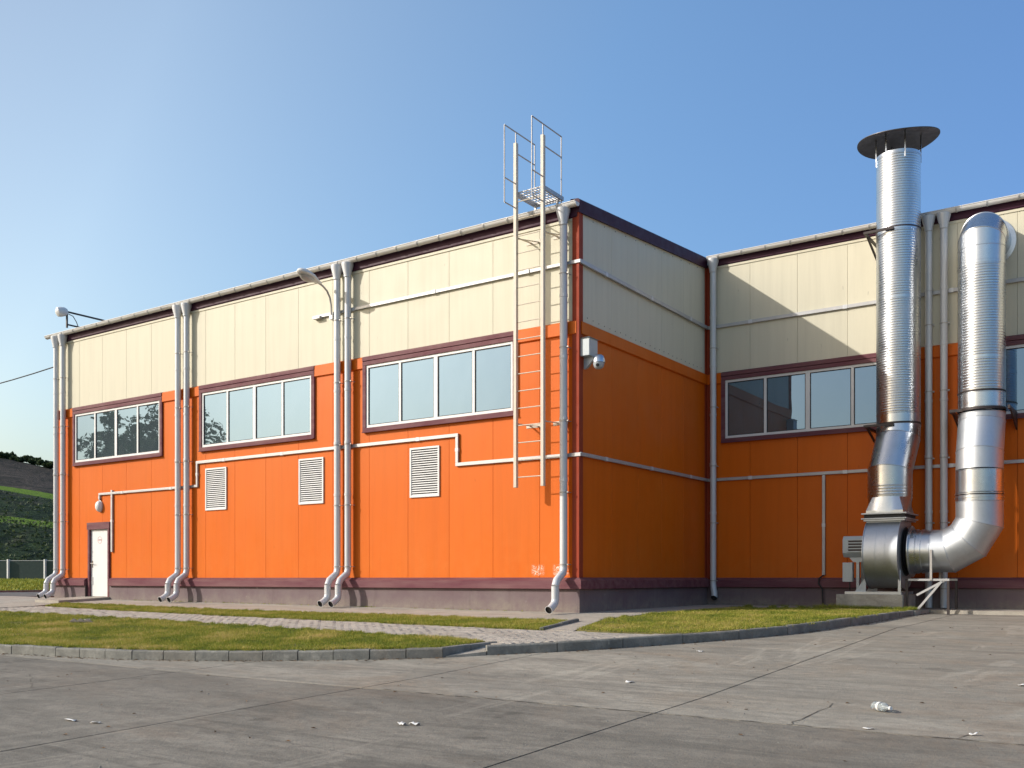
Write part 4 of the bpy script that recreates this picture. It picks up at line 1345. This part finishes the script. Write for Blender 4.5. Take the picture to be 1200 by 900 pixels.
gores(t, [(FXc, FYc, 2.85), (FXc, FYc, 3.17), (SX, SY - .05, 3.92), (SX, SY, 4.20), (SX, SY, 4.46)], RS)
z = 4.46
for z2 in (7.02, 8.52, 10.20):
    duct_section(t, [(SX, SY, z), (SX, SY, z2)], RS, rib=.0046)
    band(t, (SX, SY, z2), RS, w=.06, out=.008, name='joint_band', mat='galv')
    z = z2
# cap: a shallow warped disc on three rods
cm = MB()
rr = [0.0, .2, .4, .6, .78, .86, .865]
cz = 10.56
def capz(r, a):
    return cz + .17 * (1 - r / .86) + (.045 * math.sin(2 * a + .6) + .05 * math.sin(a + .5)) * (r / .86) ** 2
for lev, th in ((0, .012), (1, 0)):
    for r in rr[1:]:
        for j in range(48):
            a = 2 * math.pi * j / 48
            cm.v.append((SX + math.cos(a) * r, SY - .02 + math.sin(a) * r, capz(r, a) + (th if lev == 0 else 0)))
n6 = len(rr) - 1
for lev in range(2):
    for i in range(n6 - 1):
        for j in range(48):
            p, q = (lev * n6 + i) * 48 + j, (lev * n6 + i) * 48 + (j + 1) % 48
            cm.f.append((p, q, q + 48, p + 48))
for j in range(48):
    p, q = (n6 - 1) * 48 + j, (n6 - 1) * 48 + (j + 1) % 48
    cm.f.append((p, q, q + n6 * 48, p + n6 * 48))
cm.f += [tuple(range(48)), tuple(n6 * 48 + j for j in range(48))]
cm.build('rain_cap', 'capsteel', t, 50)
for a in (200, 250, 300, 20, 120):
    a = math.radians(a)
    x, y_ = SX + math.cos(a) * (RS + .006), SY + math.sin(a) * (RS + .006)
    MB().bar((x, y_, 10.05), (x, y_, capz(RS, a) + .01), .028, .012).build('cap_strut', 'galv', t)
def wall_frame(t, xs, yf, z, x1=None, post=True):
    x0, x1_ = xs
    m = MB()
    m.box(x0, x1_, yf - .02, yf + .025, z - .025, z + .025)
    m.box(x0 - .001, x0 + .045, yf + .025, DY - .005, z - .026, z + .024)
    m.bar((x0 + .02, yf + .25, z - .02), (x0 + .02, DY - .05, z - .34), .04)
    m.build('support_bracket', 'darksteel', t)
wall_frame(t, (SX - .62, SX + .02), SY - RS - .05, 8.50)
wall_frame(t, (SX - .62, SX + .02), SY - RS - .05, 4.20)
band(t, (SX, SY, 4.245), RS, w=.04)
band(t, (SX, SY, 8.55), RS, w=.03, out=.012)
for x, z, c in ((SX + .0, 3.98, 'black'),):
    MB().box(x - .015, x + .015, SY - RS - .018, SY - RS + .02, z - .02, z + .04).build('test_port', c, t)

# ---- fan
t = thing('centrifugal_fan', 'galvanised centrifugal fan with grey motor, standing on a concrete block under the stack', 'fan', (FXc, 5.3, .5))
fx0, fx1 = 4.43, 5.13
fy, fz = 5.30, 1.40
sc = []
for i in range(57):                           # scroll outline in (y, z), opening upwards at the back
    a = math.radians(75 + i * 5.4)            # from the tongue in front of the outlet, round the front, bottom, back
    th = i / 56
    r = 0.62 + 0.18 * th
    # measured from +z turning towards -y
    ang = math.radians(35) + th * math.radians(245)
    sc.append((fy - math.sin(ang) * (0.76 + 0.10 * math.sin(th * math.pi)), fz + math.cos(ang) * (0.77 + 0.03 * math.sin(th * math.pi))))
yb_ = FYc + .46
outline = [(FYc - .46, 2.06)] + sc + [(yb_, 2.06)]
# keep the back wall straight up to the outlet
outline = [(min(p[0], yb_), p[1]) for p in outline]
m = MB()
k = len(outline)
m.v = [(fx0, a, b) for a, b in outline] + [(fx1, a, b) for a, b in outline]
m.f = [(i, i + 1, k + i + 1, k + i) for i in range(k - 1)]
m.build('scroll_casing', 'galvdull', t, 40)
for x, w_ in ((fx0 - .012, .012), (fx1, .012)):
    m = MB().prism([(x, fy + (a - fy) * 1.03, fz + (b - fz) * 1.03 if b < 2.0 else b) for a, b in outline], (w_, 0, 0))
    m.build('side_plate', 'galvdull', t)
for x in (fx0 + .25, fx0 + .45):              # stiffening beads round the drum
    m = MB()
    for i in range(2, k - 12):
        a, b = outline[i]; a2, b2 = outline[i + 1]
        m.bar((x, fy + (a - fy) * 1.003, fz + (b - fz) * 1.003), (x, fy + (a2 - fy) * 1.003, fz + (b2 - fz) * 1.003), .016, .008)
    m.build('casing_bead', 'galvdull', t)
m = MB(); m.box(FXc - .43, FXc + .43, FYc - .53, FYc + .53, 2.06, 2.10); m.box(FXc - .47, FXc + .47, FYc - .57, FYc + .57, 2.10, 2.125); m.build('outlet_flange', 'galvdull', t, bevel=.003)
m = MB(); m.box(FXc - .42, FXc + .42, FYc - .52, FYc + .52, 2.125, 2.205); m.build('flexible_collar', 'black', t)
# inlet side: flexible ring and flanges
MB().lathe([(.40, 0), (.53, 0), (.53, .012), (.46, .02), (.49, .045), (.455, .07), (.49, .095), (.46, .12), (.40, .12)], (fx1 + .012, fy, fz), (1, 0, 0), 48).build('inlet_collar', 'black', t, 40)
MB().lathe([(.45, 0), (.56, 0), (.56, .014), (.48, .016), (.48, .14), (.45, .14)], (fx1 + .134, fy, fz), (1, 0, 0), 48).build('inlet_flange', 'galv', t, 30)
# motor with shroud and cooling fins
mo = MB()
mz = 1.52
sec = [(-.23, -.14), (-.15, -.23), (.15, -.23), (.23, -.14), (.23, .16), (.16, .24), (-.16, .24), (-.23, .16)]
mo.prism([(3.84, fy + a, mz + b) for a, b in sec], (.55, 0, 0))
mo.build('motor', 'motor', t, bevel=.012)
for i in range(5):
    z = mz - .12 + i * .065
    B(3.96, 4.38, fy - .255, fy - .225, z, z + .025).build('cooling_fin', 'motor', t)
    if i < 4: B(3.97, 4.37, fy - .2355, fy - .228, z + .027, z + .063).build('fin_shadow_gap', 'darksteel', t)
m = MB().prism([(3.97, fy - .16, mz - .235), (4.38, fy - .16, mz - .235), (4.38, fy - .16, mz - .34), (4.06, fy - .16, mz - .34)], (0, .32, 0)); m.build('motor_foot', 'motor', t)
B(4.14, 4.20, fy - .22, fy - .16, .52, mz - .34).build('motor_post', 'motor', t)
B(4.14, 4.20, fy + .16, fy + .22, .52, mz - .34).build('motor_post', 'motor', t)
B(3.86, 4.08, fy - .30, fy - .16, .74, 1.17).build('switch_box', 'motor', t, bevel=.01)
MB().tube([(4.0, fy - .22, .74), (4.0, fy - .22, .60), (3.97, fy - .1, .52), (3.9, fy + .2, .49)], .012, 6).build('cable', 'cable', t)
for y_ in (fy - .50, fy + .46):
    m = MB().prism([(4.18, y_, .52), (4.42, y_, .52), (4.42, y_, .80), (4.38, y_, .80)], (0, .012, 0)); m.build('gusset', 'motor', t)
m = MB()
for y_ in (fy - .55, fy + .50): m.box(3.98, 5.17, y_, y_ + .06, .470, .53)
m.box(3.98, 4.04, fy - .488, fy + .499, .472, .528); m.box(5.11, 5.169, fy - .488, fy + .499, .472, .528)
m.build('base_frame', 'galvdull', t, bevel=.003)
m = MB(); m.box(5.10, 5.16, fy - .56, fy - .53, .47, 1.0); m.build('casing_leg', 'galvdull', t)
blk = B(3.80, 5.20, 4.72, 5.95, -0.05, .468).build('concrete_block', 'block', None, bevel=.012)
tag(blk, 'pale concrete block in the grass carrying the fan', 'block')

# ---- curved intake duct
DXc, DYl, DYu = 6.60, 5.30, 5.58
RD = 0.456
t = thing('intake_duct', 'thick galvanised duct curving from the fan up the wall to a high elbow', 'duct', (DXc, DYl, 1.4))
x0 = fx1 + .27
duct_section(t, [(x0, fy, fz), (x0 + .10, fy, fz)], RD + .005)
band(t, (x0 + .10, fy, fz), RD, (1, 0, 0), .03, .02, 'flange_ring', 'galv')
duct_section(t, [(x0 + .10, fy, fz), (x0 + .30, fy, fz)], RD)
rc = .80
cxx, czz = DXc - rc, fz + rc
ang = [0, 30, 60, 90]
pts = [(cxx + rc * math.sin(math.radians(a)), fy, czz - rc * math.cos(math.radians(a))) for a in ang]
# tangent polygon of the bend: short gores meeting in mitres
g_ = [(x0 + .30, fy, fz)]
def tang(a, b):
    m_ = math.radians((a + b) / 2); k_ = rc / math.cos(math.radians((b - a) / 2))
    return (cxx + k_ * math.sin(m_), fy, czz - k_ * math.cos(m_))
V = [(x0 + .30, fy, fz), tang(0, 30), tang(30, 60), tang(60, 90), (DXc, fy, 2.42)]
gores(t, V, RD, 'galvdull')
duct_section(t, [(DXc, fy, 2.42), (DXc, fy, 2.55)], RD)
band(t, (DXc, fy, 2.50), RD, w=.02, out=.016, name='flange_ring', mat='galv')
band(t, (DXc, fy, 2.58), RD, w=.02, out=.016, name='flange_ring', mat='galv')
duct_section(t, [(DXc, fy, 2.60), (DXc, fy, 3.08)], RD)
gores(t, [(DXc, fy, 3.08), (DXc, fy + .02, 3.45), (DXc, DYu, 4.12), (DXc, DYu, 4.30)], RD, 'galvdull')
band(t, (DXc, DYu, 4.37), RD, w=.05, out=.014)
duct_section(t, [(DXc, DYu, 4.40), (DXc, DYu, 4.72)], RD)
band(t, (DXc, DYu, 4.74), RD, w=.02, out=.012)
duct_section(t, [(DXc, DYu, 4.76), (DXc, DYu, 5.45)], RD, rib=.0046)
band(t, (DXc, DYu, 5.45), RD, w=.05, out=.008, name='joint_band', mat='galv')
duct_section(t, [(DXc, DYu, 5.45), (DXc, DYu, 7.42)], RD, rib=.0046)
band(t, (DXc, DYu, 7.42), RD, w=.05, out=.008, name='joint_band', mat='galv')
duct_section(t, [(DXc, DYu, 7.44), (DXc, DYu, 7.78)], RD)
gores(t, [(DXc, DYu, 7.78), (DXc, DYu, 7.93), (DXc, DYu + .22, 8.13), (DXc, DY + .01, 8.15)], RD, 'galv')
MB().lathe([(RD - .02, 0), (.55, 0), (.55, .02), (RD - .02, .03)], (DXc, DY - .0, 8.15), (0, -1, 0), 56).build('wall_flange', 'galv', t, 30)
for sx in (-1, 1):
    x = DXc + sx * (RD + .10)
    m = MB()
    m.prism([(x - .02, DYu - .30, 4.33), (x + .02, DYu - .30, 4.33), (x + .02, DYu - .30, 4.40), (x - .02, DYu - .30, 4.40)], (0, DY - DYu + .29, 0))
    m.prism([(x - .015, DYu - .05, 4.33), (x - .015, DY - .005, 4.33), (x - .015, DY - .005, 4.02)], (.03, 0, 0))
    m.build('support_bracket', 'darksteel', t)
m = MB().box(DXc - RD - .12, DXc - RD * .62, DYu - .335, DYu - .30, 4.335, 4.395); m.build('support_bracket', 'darksteel', t)
m = MB(); m.bar((5.45, fy - .42, .46), (6.05, fy - .42, .80), .045); m.build('support_strut', 'conduit', t)

# support stand under the bend
t = thing('duct_stand', 'small steel stand with a diagonal strut under the duct bend', 'stand', (5.7, 4.8, .1))
m = MB(); m.box(5.28, 6.10, 4.84, 4.89, .765, .81); m.build('crossbar', 'conduit', t)
m = MB(); m.box(5.28, 6.10, 5.72, 5.77, .765, .81); m.build('crossbar', 'conduit', t)
MB().bar((5.48, 4.80, .15), (5.96, 4.80, .755), .045).build('strut', 'conduit', t)
B(5.23, 5.28, 4.835, 4.885, .02, .81).build('leg', 'darksteel', t)
B(6.05, 6.10, 4.841, 4.889, .02, .764).build('leg', 'darksteel', t)
B(6.05, 6.10, 5.721, 5.769, .02, .764).build('leg', 'darksteel', t)
B(5.72, 5.765, 4.82, 4.84, .78, 1.42).build('saddle_plate', 'rail', t)
B(5.72, 5.765, 5.76, 5.78, .78, 1.20).build('saddle_plate', 'rail', t)

# ------------------------------------------------------------ power line on the left
def catenary(a, b, sag, n_=24):
    a, b = Vector(a), Vector(b)
    return [a + (b - a) * (i / n_) - Vector((0, 0, sag * 4 * (i / n_) * (1 - i / n_))) for i in range(n_ + 1)]
tag(MB().tube(catenary((-19.10, .03, 7.49), (-45.0, -2.5, 9.2), 1.15), 0.018, 6).build('power_cable', 'cable', None, 50), 'thin dark power cable running off left from the end of the front wall', 'cable')
pz = G(-45, -2.5)
tag(MB().tube([(-45, -2.5, pz - .3), (-45, -2.5, 9.6)], [.16, .10], 14).build('utility_pole', 'bark', None, 50), 'wooden pole holding the power cable, left of the building', 'pole')

# ------------------------------------------------------------ far fence
t = thing('field_fence', 'low dark green screen fence with pale posts at the foot of the hill', 'fence', (*C2W(-42, 74), .8))
fp, fpn = None, None
for i in range(14):
    X = -52.3 + i * 2.8
    x, y_ = C2W(X, 74); x2, y2 = C2W(X + 2.8, 74)
    zg = 0.72
    B(x - .09, x + .09, y_ - .09, y_ + .09, zg - .4, zg + 1.55).build('fence_post', 'fencepost', t)
    d = Vector((x2 - x, y2 - y_, 0)).normalized() * .09
    MB().bar((x + d.x, y_ + d.y, zg + .72), (x2 - d.x, y2 - d.y, zg + .72), .03, 1.46).build('fence_panel', 'fencegreen', t)
    MB().bar((x + d.x, y_ + d.y, zg + 1.46), (x2 - d.x, y2 - d.y, zg + 1.46), .06, .05).build('fence_rail', 'fencepost', t)

# ------------------------------------------------------------ trees
def leaf_cloud(centres, radii, per, size, seed):
    rng = np.random.default_rng(seed)
    out, tint = [], []
    for (c, r, k) in zip(centres, radii, per):
        d = rng.normal(0, 1, (k, 3)); d /= np.linalg.norm(d, axis=1)[:, None]
        rad = r * rng.uniform(0.35, 1.08, k) ** 0.6
        p = np.array(c) + d * rad[:, None] * np.array([1, 1, .8])
        n1 = rng.normal(0, 1, (k, 3)); n1 /= np.linalg.norm(n1, axis=1)[:, None]
        n2 = np.cross(n1, rng.normal(0, 1, (k, 3))); n2 /= np.linalg.norm(n2, axis=1)[:, None]
        s_ = size * rng.uniform(.6, 1.3, k)[:, None]
        q = np.stack([p - n1 * s_, p + n2 * s_ * .55, p + n1 * s_, p - n2 * s_ * .55], 1)
        out.append(q); tint.append(np.clip(rng.normal(.5, .2, k) + rng.uniform(-.15, .15), 0, 1))
    return np.concatenate(out), np.concatenate(tint)
def tree(x, y, z, h, spread, label, group, seed, leaves=5200, size=.16, mat='leaf'):
    rnd = random.Random(seed)
    t = thing('tree', label, 'tree', (x, y, z), group)
    tk = MB()
    top = Vector((rnd.uniform(-.3, .3), rnd.uniform(-.3, .3), h * .75))
    tk.tube([(0, 0, -.2), (0.02, 0, h * .18), tuple(top * .5), tuple(top)], [h * .028, h * .022, h * .015, h * .004], 9)
    cen, rad = [], []
    for i in range(13):
        a = rnd.uniform(0, 6.28); f_ = rnd.uniform(.28, .95)
        st = Vector((0, 0, h * .18)).lerp(top, f_ * .75)
        e = Vector((math.cos(a), math.sin(a), 0)) * spread * rnd.uniform(.35, 1) * (1.1 - .5 * f_) + Vector((0, 0, h * (.30 + .62 * f_)))
        tk.tube([tuple(st), tuple(st.lerp(e, .5) + Vector((0, 0, -.1 * h * .2))), tuple(e)], [h * .010, h * .006, h * .002], 6)
        for q in range(3):
            cen.append(tuple(e + Vector((rnd.uniform(-1, 1), rnd.uniform(-1, 1), rnd.uniform(-.7, .7))) * spread * .28)); rad.append(spread * rnd.uniform(.13, .27))
    b = tk.build('trunk', 'bark', t, 50); b.location = (0, 0, 0)
    per = [max(10, int(leaves * r * r / sum(q * q for q in rad))) for r in rad]
    v, ti = leaf_cloud(cen, rad, per, size, seed)
    tri_mesh('crown', v, ti, mat, t)
    return t
# a row of trees across the road, seen in the window panes
gt = 'trees across the road left of the building'
for i, (x, y, h, sp_, lab) in enumerate(((-44, -21, 13.0, 5.0, 'broad dark tree across the road, nearest the building'), (-53, -29, 13.5, 5.2, 'tallest dark tree across the road'),
        (-57, -19, 13.5, 4.8, 'dense tree behind the roadside row, right of the tallest'), (-63, -37, 14, 5.0, 'farther rounded tree in the roadside row'), (-52, -38, 11.5, 4.2, 'small open tree at the end of the roadside row'))):
    tree(x, y, G(x, y), h, sp_, lab, gt, 30 + i, 7500, .17)
# scrub along the ridge of the hill
gs = 'scrub along the ridge of the hill'
rnd = random.Random(4)
order = ['leftmost', 'second', 'third', 'fourth', 'fifth', 'sixth', 'seventh', 'eighth', 'ninth', 'tenth', 'eleventh', 'last']
for i in range(12):
    X_over = -0.527 + i * 0.0055 + rnd.uniform(-.001, .001)
    Z = 166 + rnd.uniform(-2, 3)
    X = X_over * Z
    x, y = C2W(X, Z)
    h = rnd.uniform(0.8, 1.8)
    word = order[i] if i == 0 else order[i] + (' from the left' if i < 11 else ', beside the pipes,')
    tree(x, y, hill_z(X, Z) - .3, h, h * .75, f'low dark bush on the hill skyline, {word} of the row' if i in (0, 11) else f'low dark bush on the hill skyline, {word} in the row', gs, 60 + i, 900, .24, 'hillleaf')
# scrub on the lower terraces
rng = np.random.default_rng(3)
k = 9000
Zb = rng.uniform(80, 150, k); Tb = rng.uniform(-.60, -.40, k)
on_bank = ((Zb > 88) & (Zb < 105)) | ((Zb > 108) & (rng.uniform(0, 1, k) < .5) & (Zb < 131))
Tb, Zb = Tb[on_bank], Zb[on_bank]; k = len(Zb)
cen = np.array([(*C2W(a * b, b), hill_z(a * b, b)) for a, b in zip(Tb, Zb)])
n1 = rng.normal(0, 1, (k, 3)); n1 /= np.linalg.norm(n1, axis=1)[:, None]
n2 = np.cross(n1, rng.normal(0, 1, (k, 3))); n2 /= np.linalg.norm(n2, axis=1)[:, None]
s_ = (rng.uniform(.08, .22, k))[:, None]
v = np.stack([cen - n1 * s_, cen + n2 * s_ * .7, cen + n1 * s_, cen - n2 * s_ * .7], 1) + np.array([0, 0, .12])
struct(tri_mesh('hillside_scrub', v, np.clip(rng.normal(.4, .25, k), 0, 1), 'hillleaf'), 'stuff')

# ------------------------------------------------------------ litter
n = NT('clear_plastic')
n.set((0.55, 0.60, 0.62), 0.15)
n.b.inputs['Transmission Weight'].default_value = 0.65
n.b.inputs['IOR'].default_value = 1.25
M['plastic'] = n.m
t = thing('plastic_bottle', 'crumpled clear plastic bottle lying on the yard concrete', 'bottle', (7.9, -8.05, L(7.9, -8.05)))
d = Vector((.80, -.58, 0)).normalized()
o_ = Vector((7.82, -7.99, L(7.9, -8.05) + .043))
pr = [(.001, -.02), (.030, -.018), (.039, 0), (.040, .03), (.035, .04), (.040, .05), (.041, .075), (.034, .085), (.040, .095), (.040, .12), (.032, .15), (.016, .172), (.014, .19), (.014, .195)]
MB().lathe(pr, o_, d, 18).build('bottle_body', 'plastic', t, 50)
MB().lathe([(.0165, .188), (.0165, .208), (.001, .209)], o_, d, 14).build('bottle_cap', 'white', t, 50)
MB().lathe([(.0405, .052), (.0418, .053), (.0418, .078), (.0405, .079)], o_, d, 18).build('bottle_label', 'white', t, 50)

rnd = random.Random(11)
def scrap(x, y, w, l, label, mat='white', lift=.012, F=L, name='paper_scrap', cat='litter'):
    z = F(x, y)
    a = rnd.uniform(0, 3.1)
    m = MB()
    nn = 5
    for i in range(nn):
        for j in range(nn):
            u, v_ = (i / (nn - 1) - .5) * w, (j / (nn - 1) - .5) * l
            if (i in (0, nn - 1)) and (j in (0, nn - 1)): u *= .75; v_ *= .8
            m.v.append((x + u * math.cos(a) - v_ * math.sin(a), y + u * math.sin(a) + v_ * math.cos(a), z + .006 + abs(noise.noise(Vector((u * 18 + x, v_ * 18, 0)))) * lift * 2.5))
    for i in range(nn - 1):
        for j in range(nn - 1):
            m.f.append((i * nn + j, (i + 1) * nn + j, (i + 1) * nn + j + 1, i * nn + j + 1))
    o = m.build(name, mat, None, 60)
    so = o.modifiers.new('thick', 'SOLIDIFY'); so.thickness = .002
    return tag(o, label, cat, 'scraps of litter on the ground')
scrap(4.56, -10.68, .05, .09, 'left one of two white paper scraps lying in the front of the yard', lift=.02)
scrap(4.66, -10.63, .045, .10, 'right one of two white paper scraps lying in the front of the yard', lift=.02)
scrap(5.04, -7.40, .06, .10, 'white paper scrap on the pale slab right of the middle')
scrap(4.57, -4.41, .05, .10, 'white scrap lying against the long curved kerb')
scrap(8.02, -8.98, .03, .09, 'white scrap on the slab joint in front of the bottle')
scrap(8.77, -8.86, .04, .06, 'white scrap right of the bottle near the slab joint')
scrap(8.75, -5.97, .05, .10, 'white scrap near the right edge of the yard')
scrap(1.72, -12.0, .05, .16, 'long pale scrap at lower left of the yard')
scrap(2.06, -11.97, .05, .09, 'small pale scrap at lower left of the yard')
scrap(-8.76, -5.31, .10, .16, 'white scrap in the lawn beside the dark clod', F=lambda x, y: G(x, y) + .03)
m = MB()
for i in range(3):
    a = (-8.55 + i * .16, -5.75 + i * .05)
    m.tube([(a[0] - .14, a[1], G(*a) + .02), (a[0], a[1], G(*a) + .05), (a[0] + .14, a[1] + .03, G(*a) + .02)], [.02, .05, .02], 8)
tag(m.build('soil_clod', 'joint', None, 50), 'dark clod of turned soil in the left lawn', 'clod')
# grit strewn over the yard
gm = MB()
for i in range(520):
    x = rnd.uniform(-4, 12); y = rnd.uniform(-13.5, 3)
    if i % 3 == 0: x, y = rnd.uniform(5.6, 11), rnd.uniform(-10, 1)
    # keep off the raised ground
    if y > -9.0:
        lim = 5.5 if y > 0 else 1.7 + (5.6 - 1.7) * ((y + 6.6) / 6.6) if y > -6.4 else -5 + (y + 9) * -2.0 * -1
        if x < lim + .3: continue
    s_ = rnd.uniform(.003, .010) * (1.5 if rnd.random() < .10 else 1)
    b0 = len(gm.v); z = L(x, y)
    for a in range(5):
        q = a * 1.257 + rnd.uniform(-.3, .3)
        gm.v.append((x + math.cos(q) * s_ * rnd.uniform(.7, 1.4), y + math.sin(q) * s_, z))
    gm.v.append((x, y, z + s_ * rnd.uniform(.6, 1.1)))
    gm.f += [(b0 + a, b0 + (a + 1) % 5, b0 + 5) for a in range(5)]
half = len(gm.f) // 2 // 5 * 5
o = gm.build('grit', 'kerb', None); struct(o, 'stuff')
M['leaflitter'] = dirty('dry_leaf', (0.16, 0.09, 0.04), 0.8, bump=0)
lm = MB()
for i in range(760):
    x = rnd.uniform(-2, 11.5); y = rnd.uniform(-13.0, 2)
    if i >= 260:                              # blown up against the kerbs and the wall strip
        K = KERB_A if i % 2 else KERB_B
        q = rnd.randrange(3 if i % 2 else 0, len(K) - 1); f_ = rnd.random()
        a_, b_ = K[q], K[q + 1]
        l_ = math.hypot(b_[0] - a_[0], b_[1] - a_[1])
        o_ = .01 + abs(rnd.gauss(0, .07))
        x = a_[0] + (b_[0] - a_[0]) * f_ + (b_[1] - a_[1]) / l_ * o_
        y = a_[1] + (b_[1] - a_[1]) * f_ - (b_[0] - a_[0]) / l_ * o_
    elif y > -9.0:
        lim = 5.5 if y > 0 else 1.7 + (5.6 - 1.7) * ((y + 6.6) / 6.6) if y > -6.4 else 2.2
        if x < lim + .3: continue
    z = L(x, y); s_ = rnd.uniform(.010, .028); a = rnd.uniform(0, 6.28); b0 = len(lm.v)
    for u, v_, w_ in ((-1, 0, 0), (0, -.5, .3), (1, 0, .1), (0, .5, .45)):
        lm.v.append((x + (u * math.cos(a) - v_ * math.sin(a)) * s_, y + (u * math.sin(a) + v_ * math.cos(a)) * s_, z + .005 + w_ * s_))
    lm.f.append((b0, b0 + 1, b0 + 2, b0 + 3))
o = lm.build('dry_leaves', 'leaflitter', None); struct(o, 'stuff')
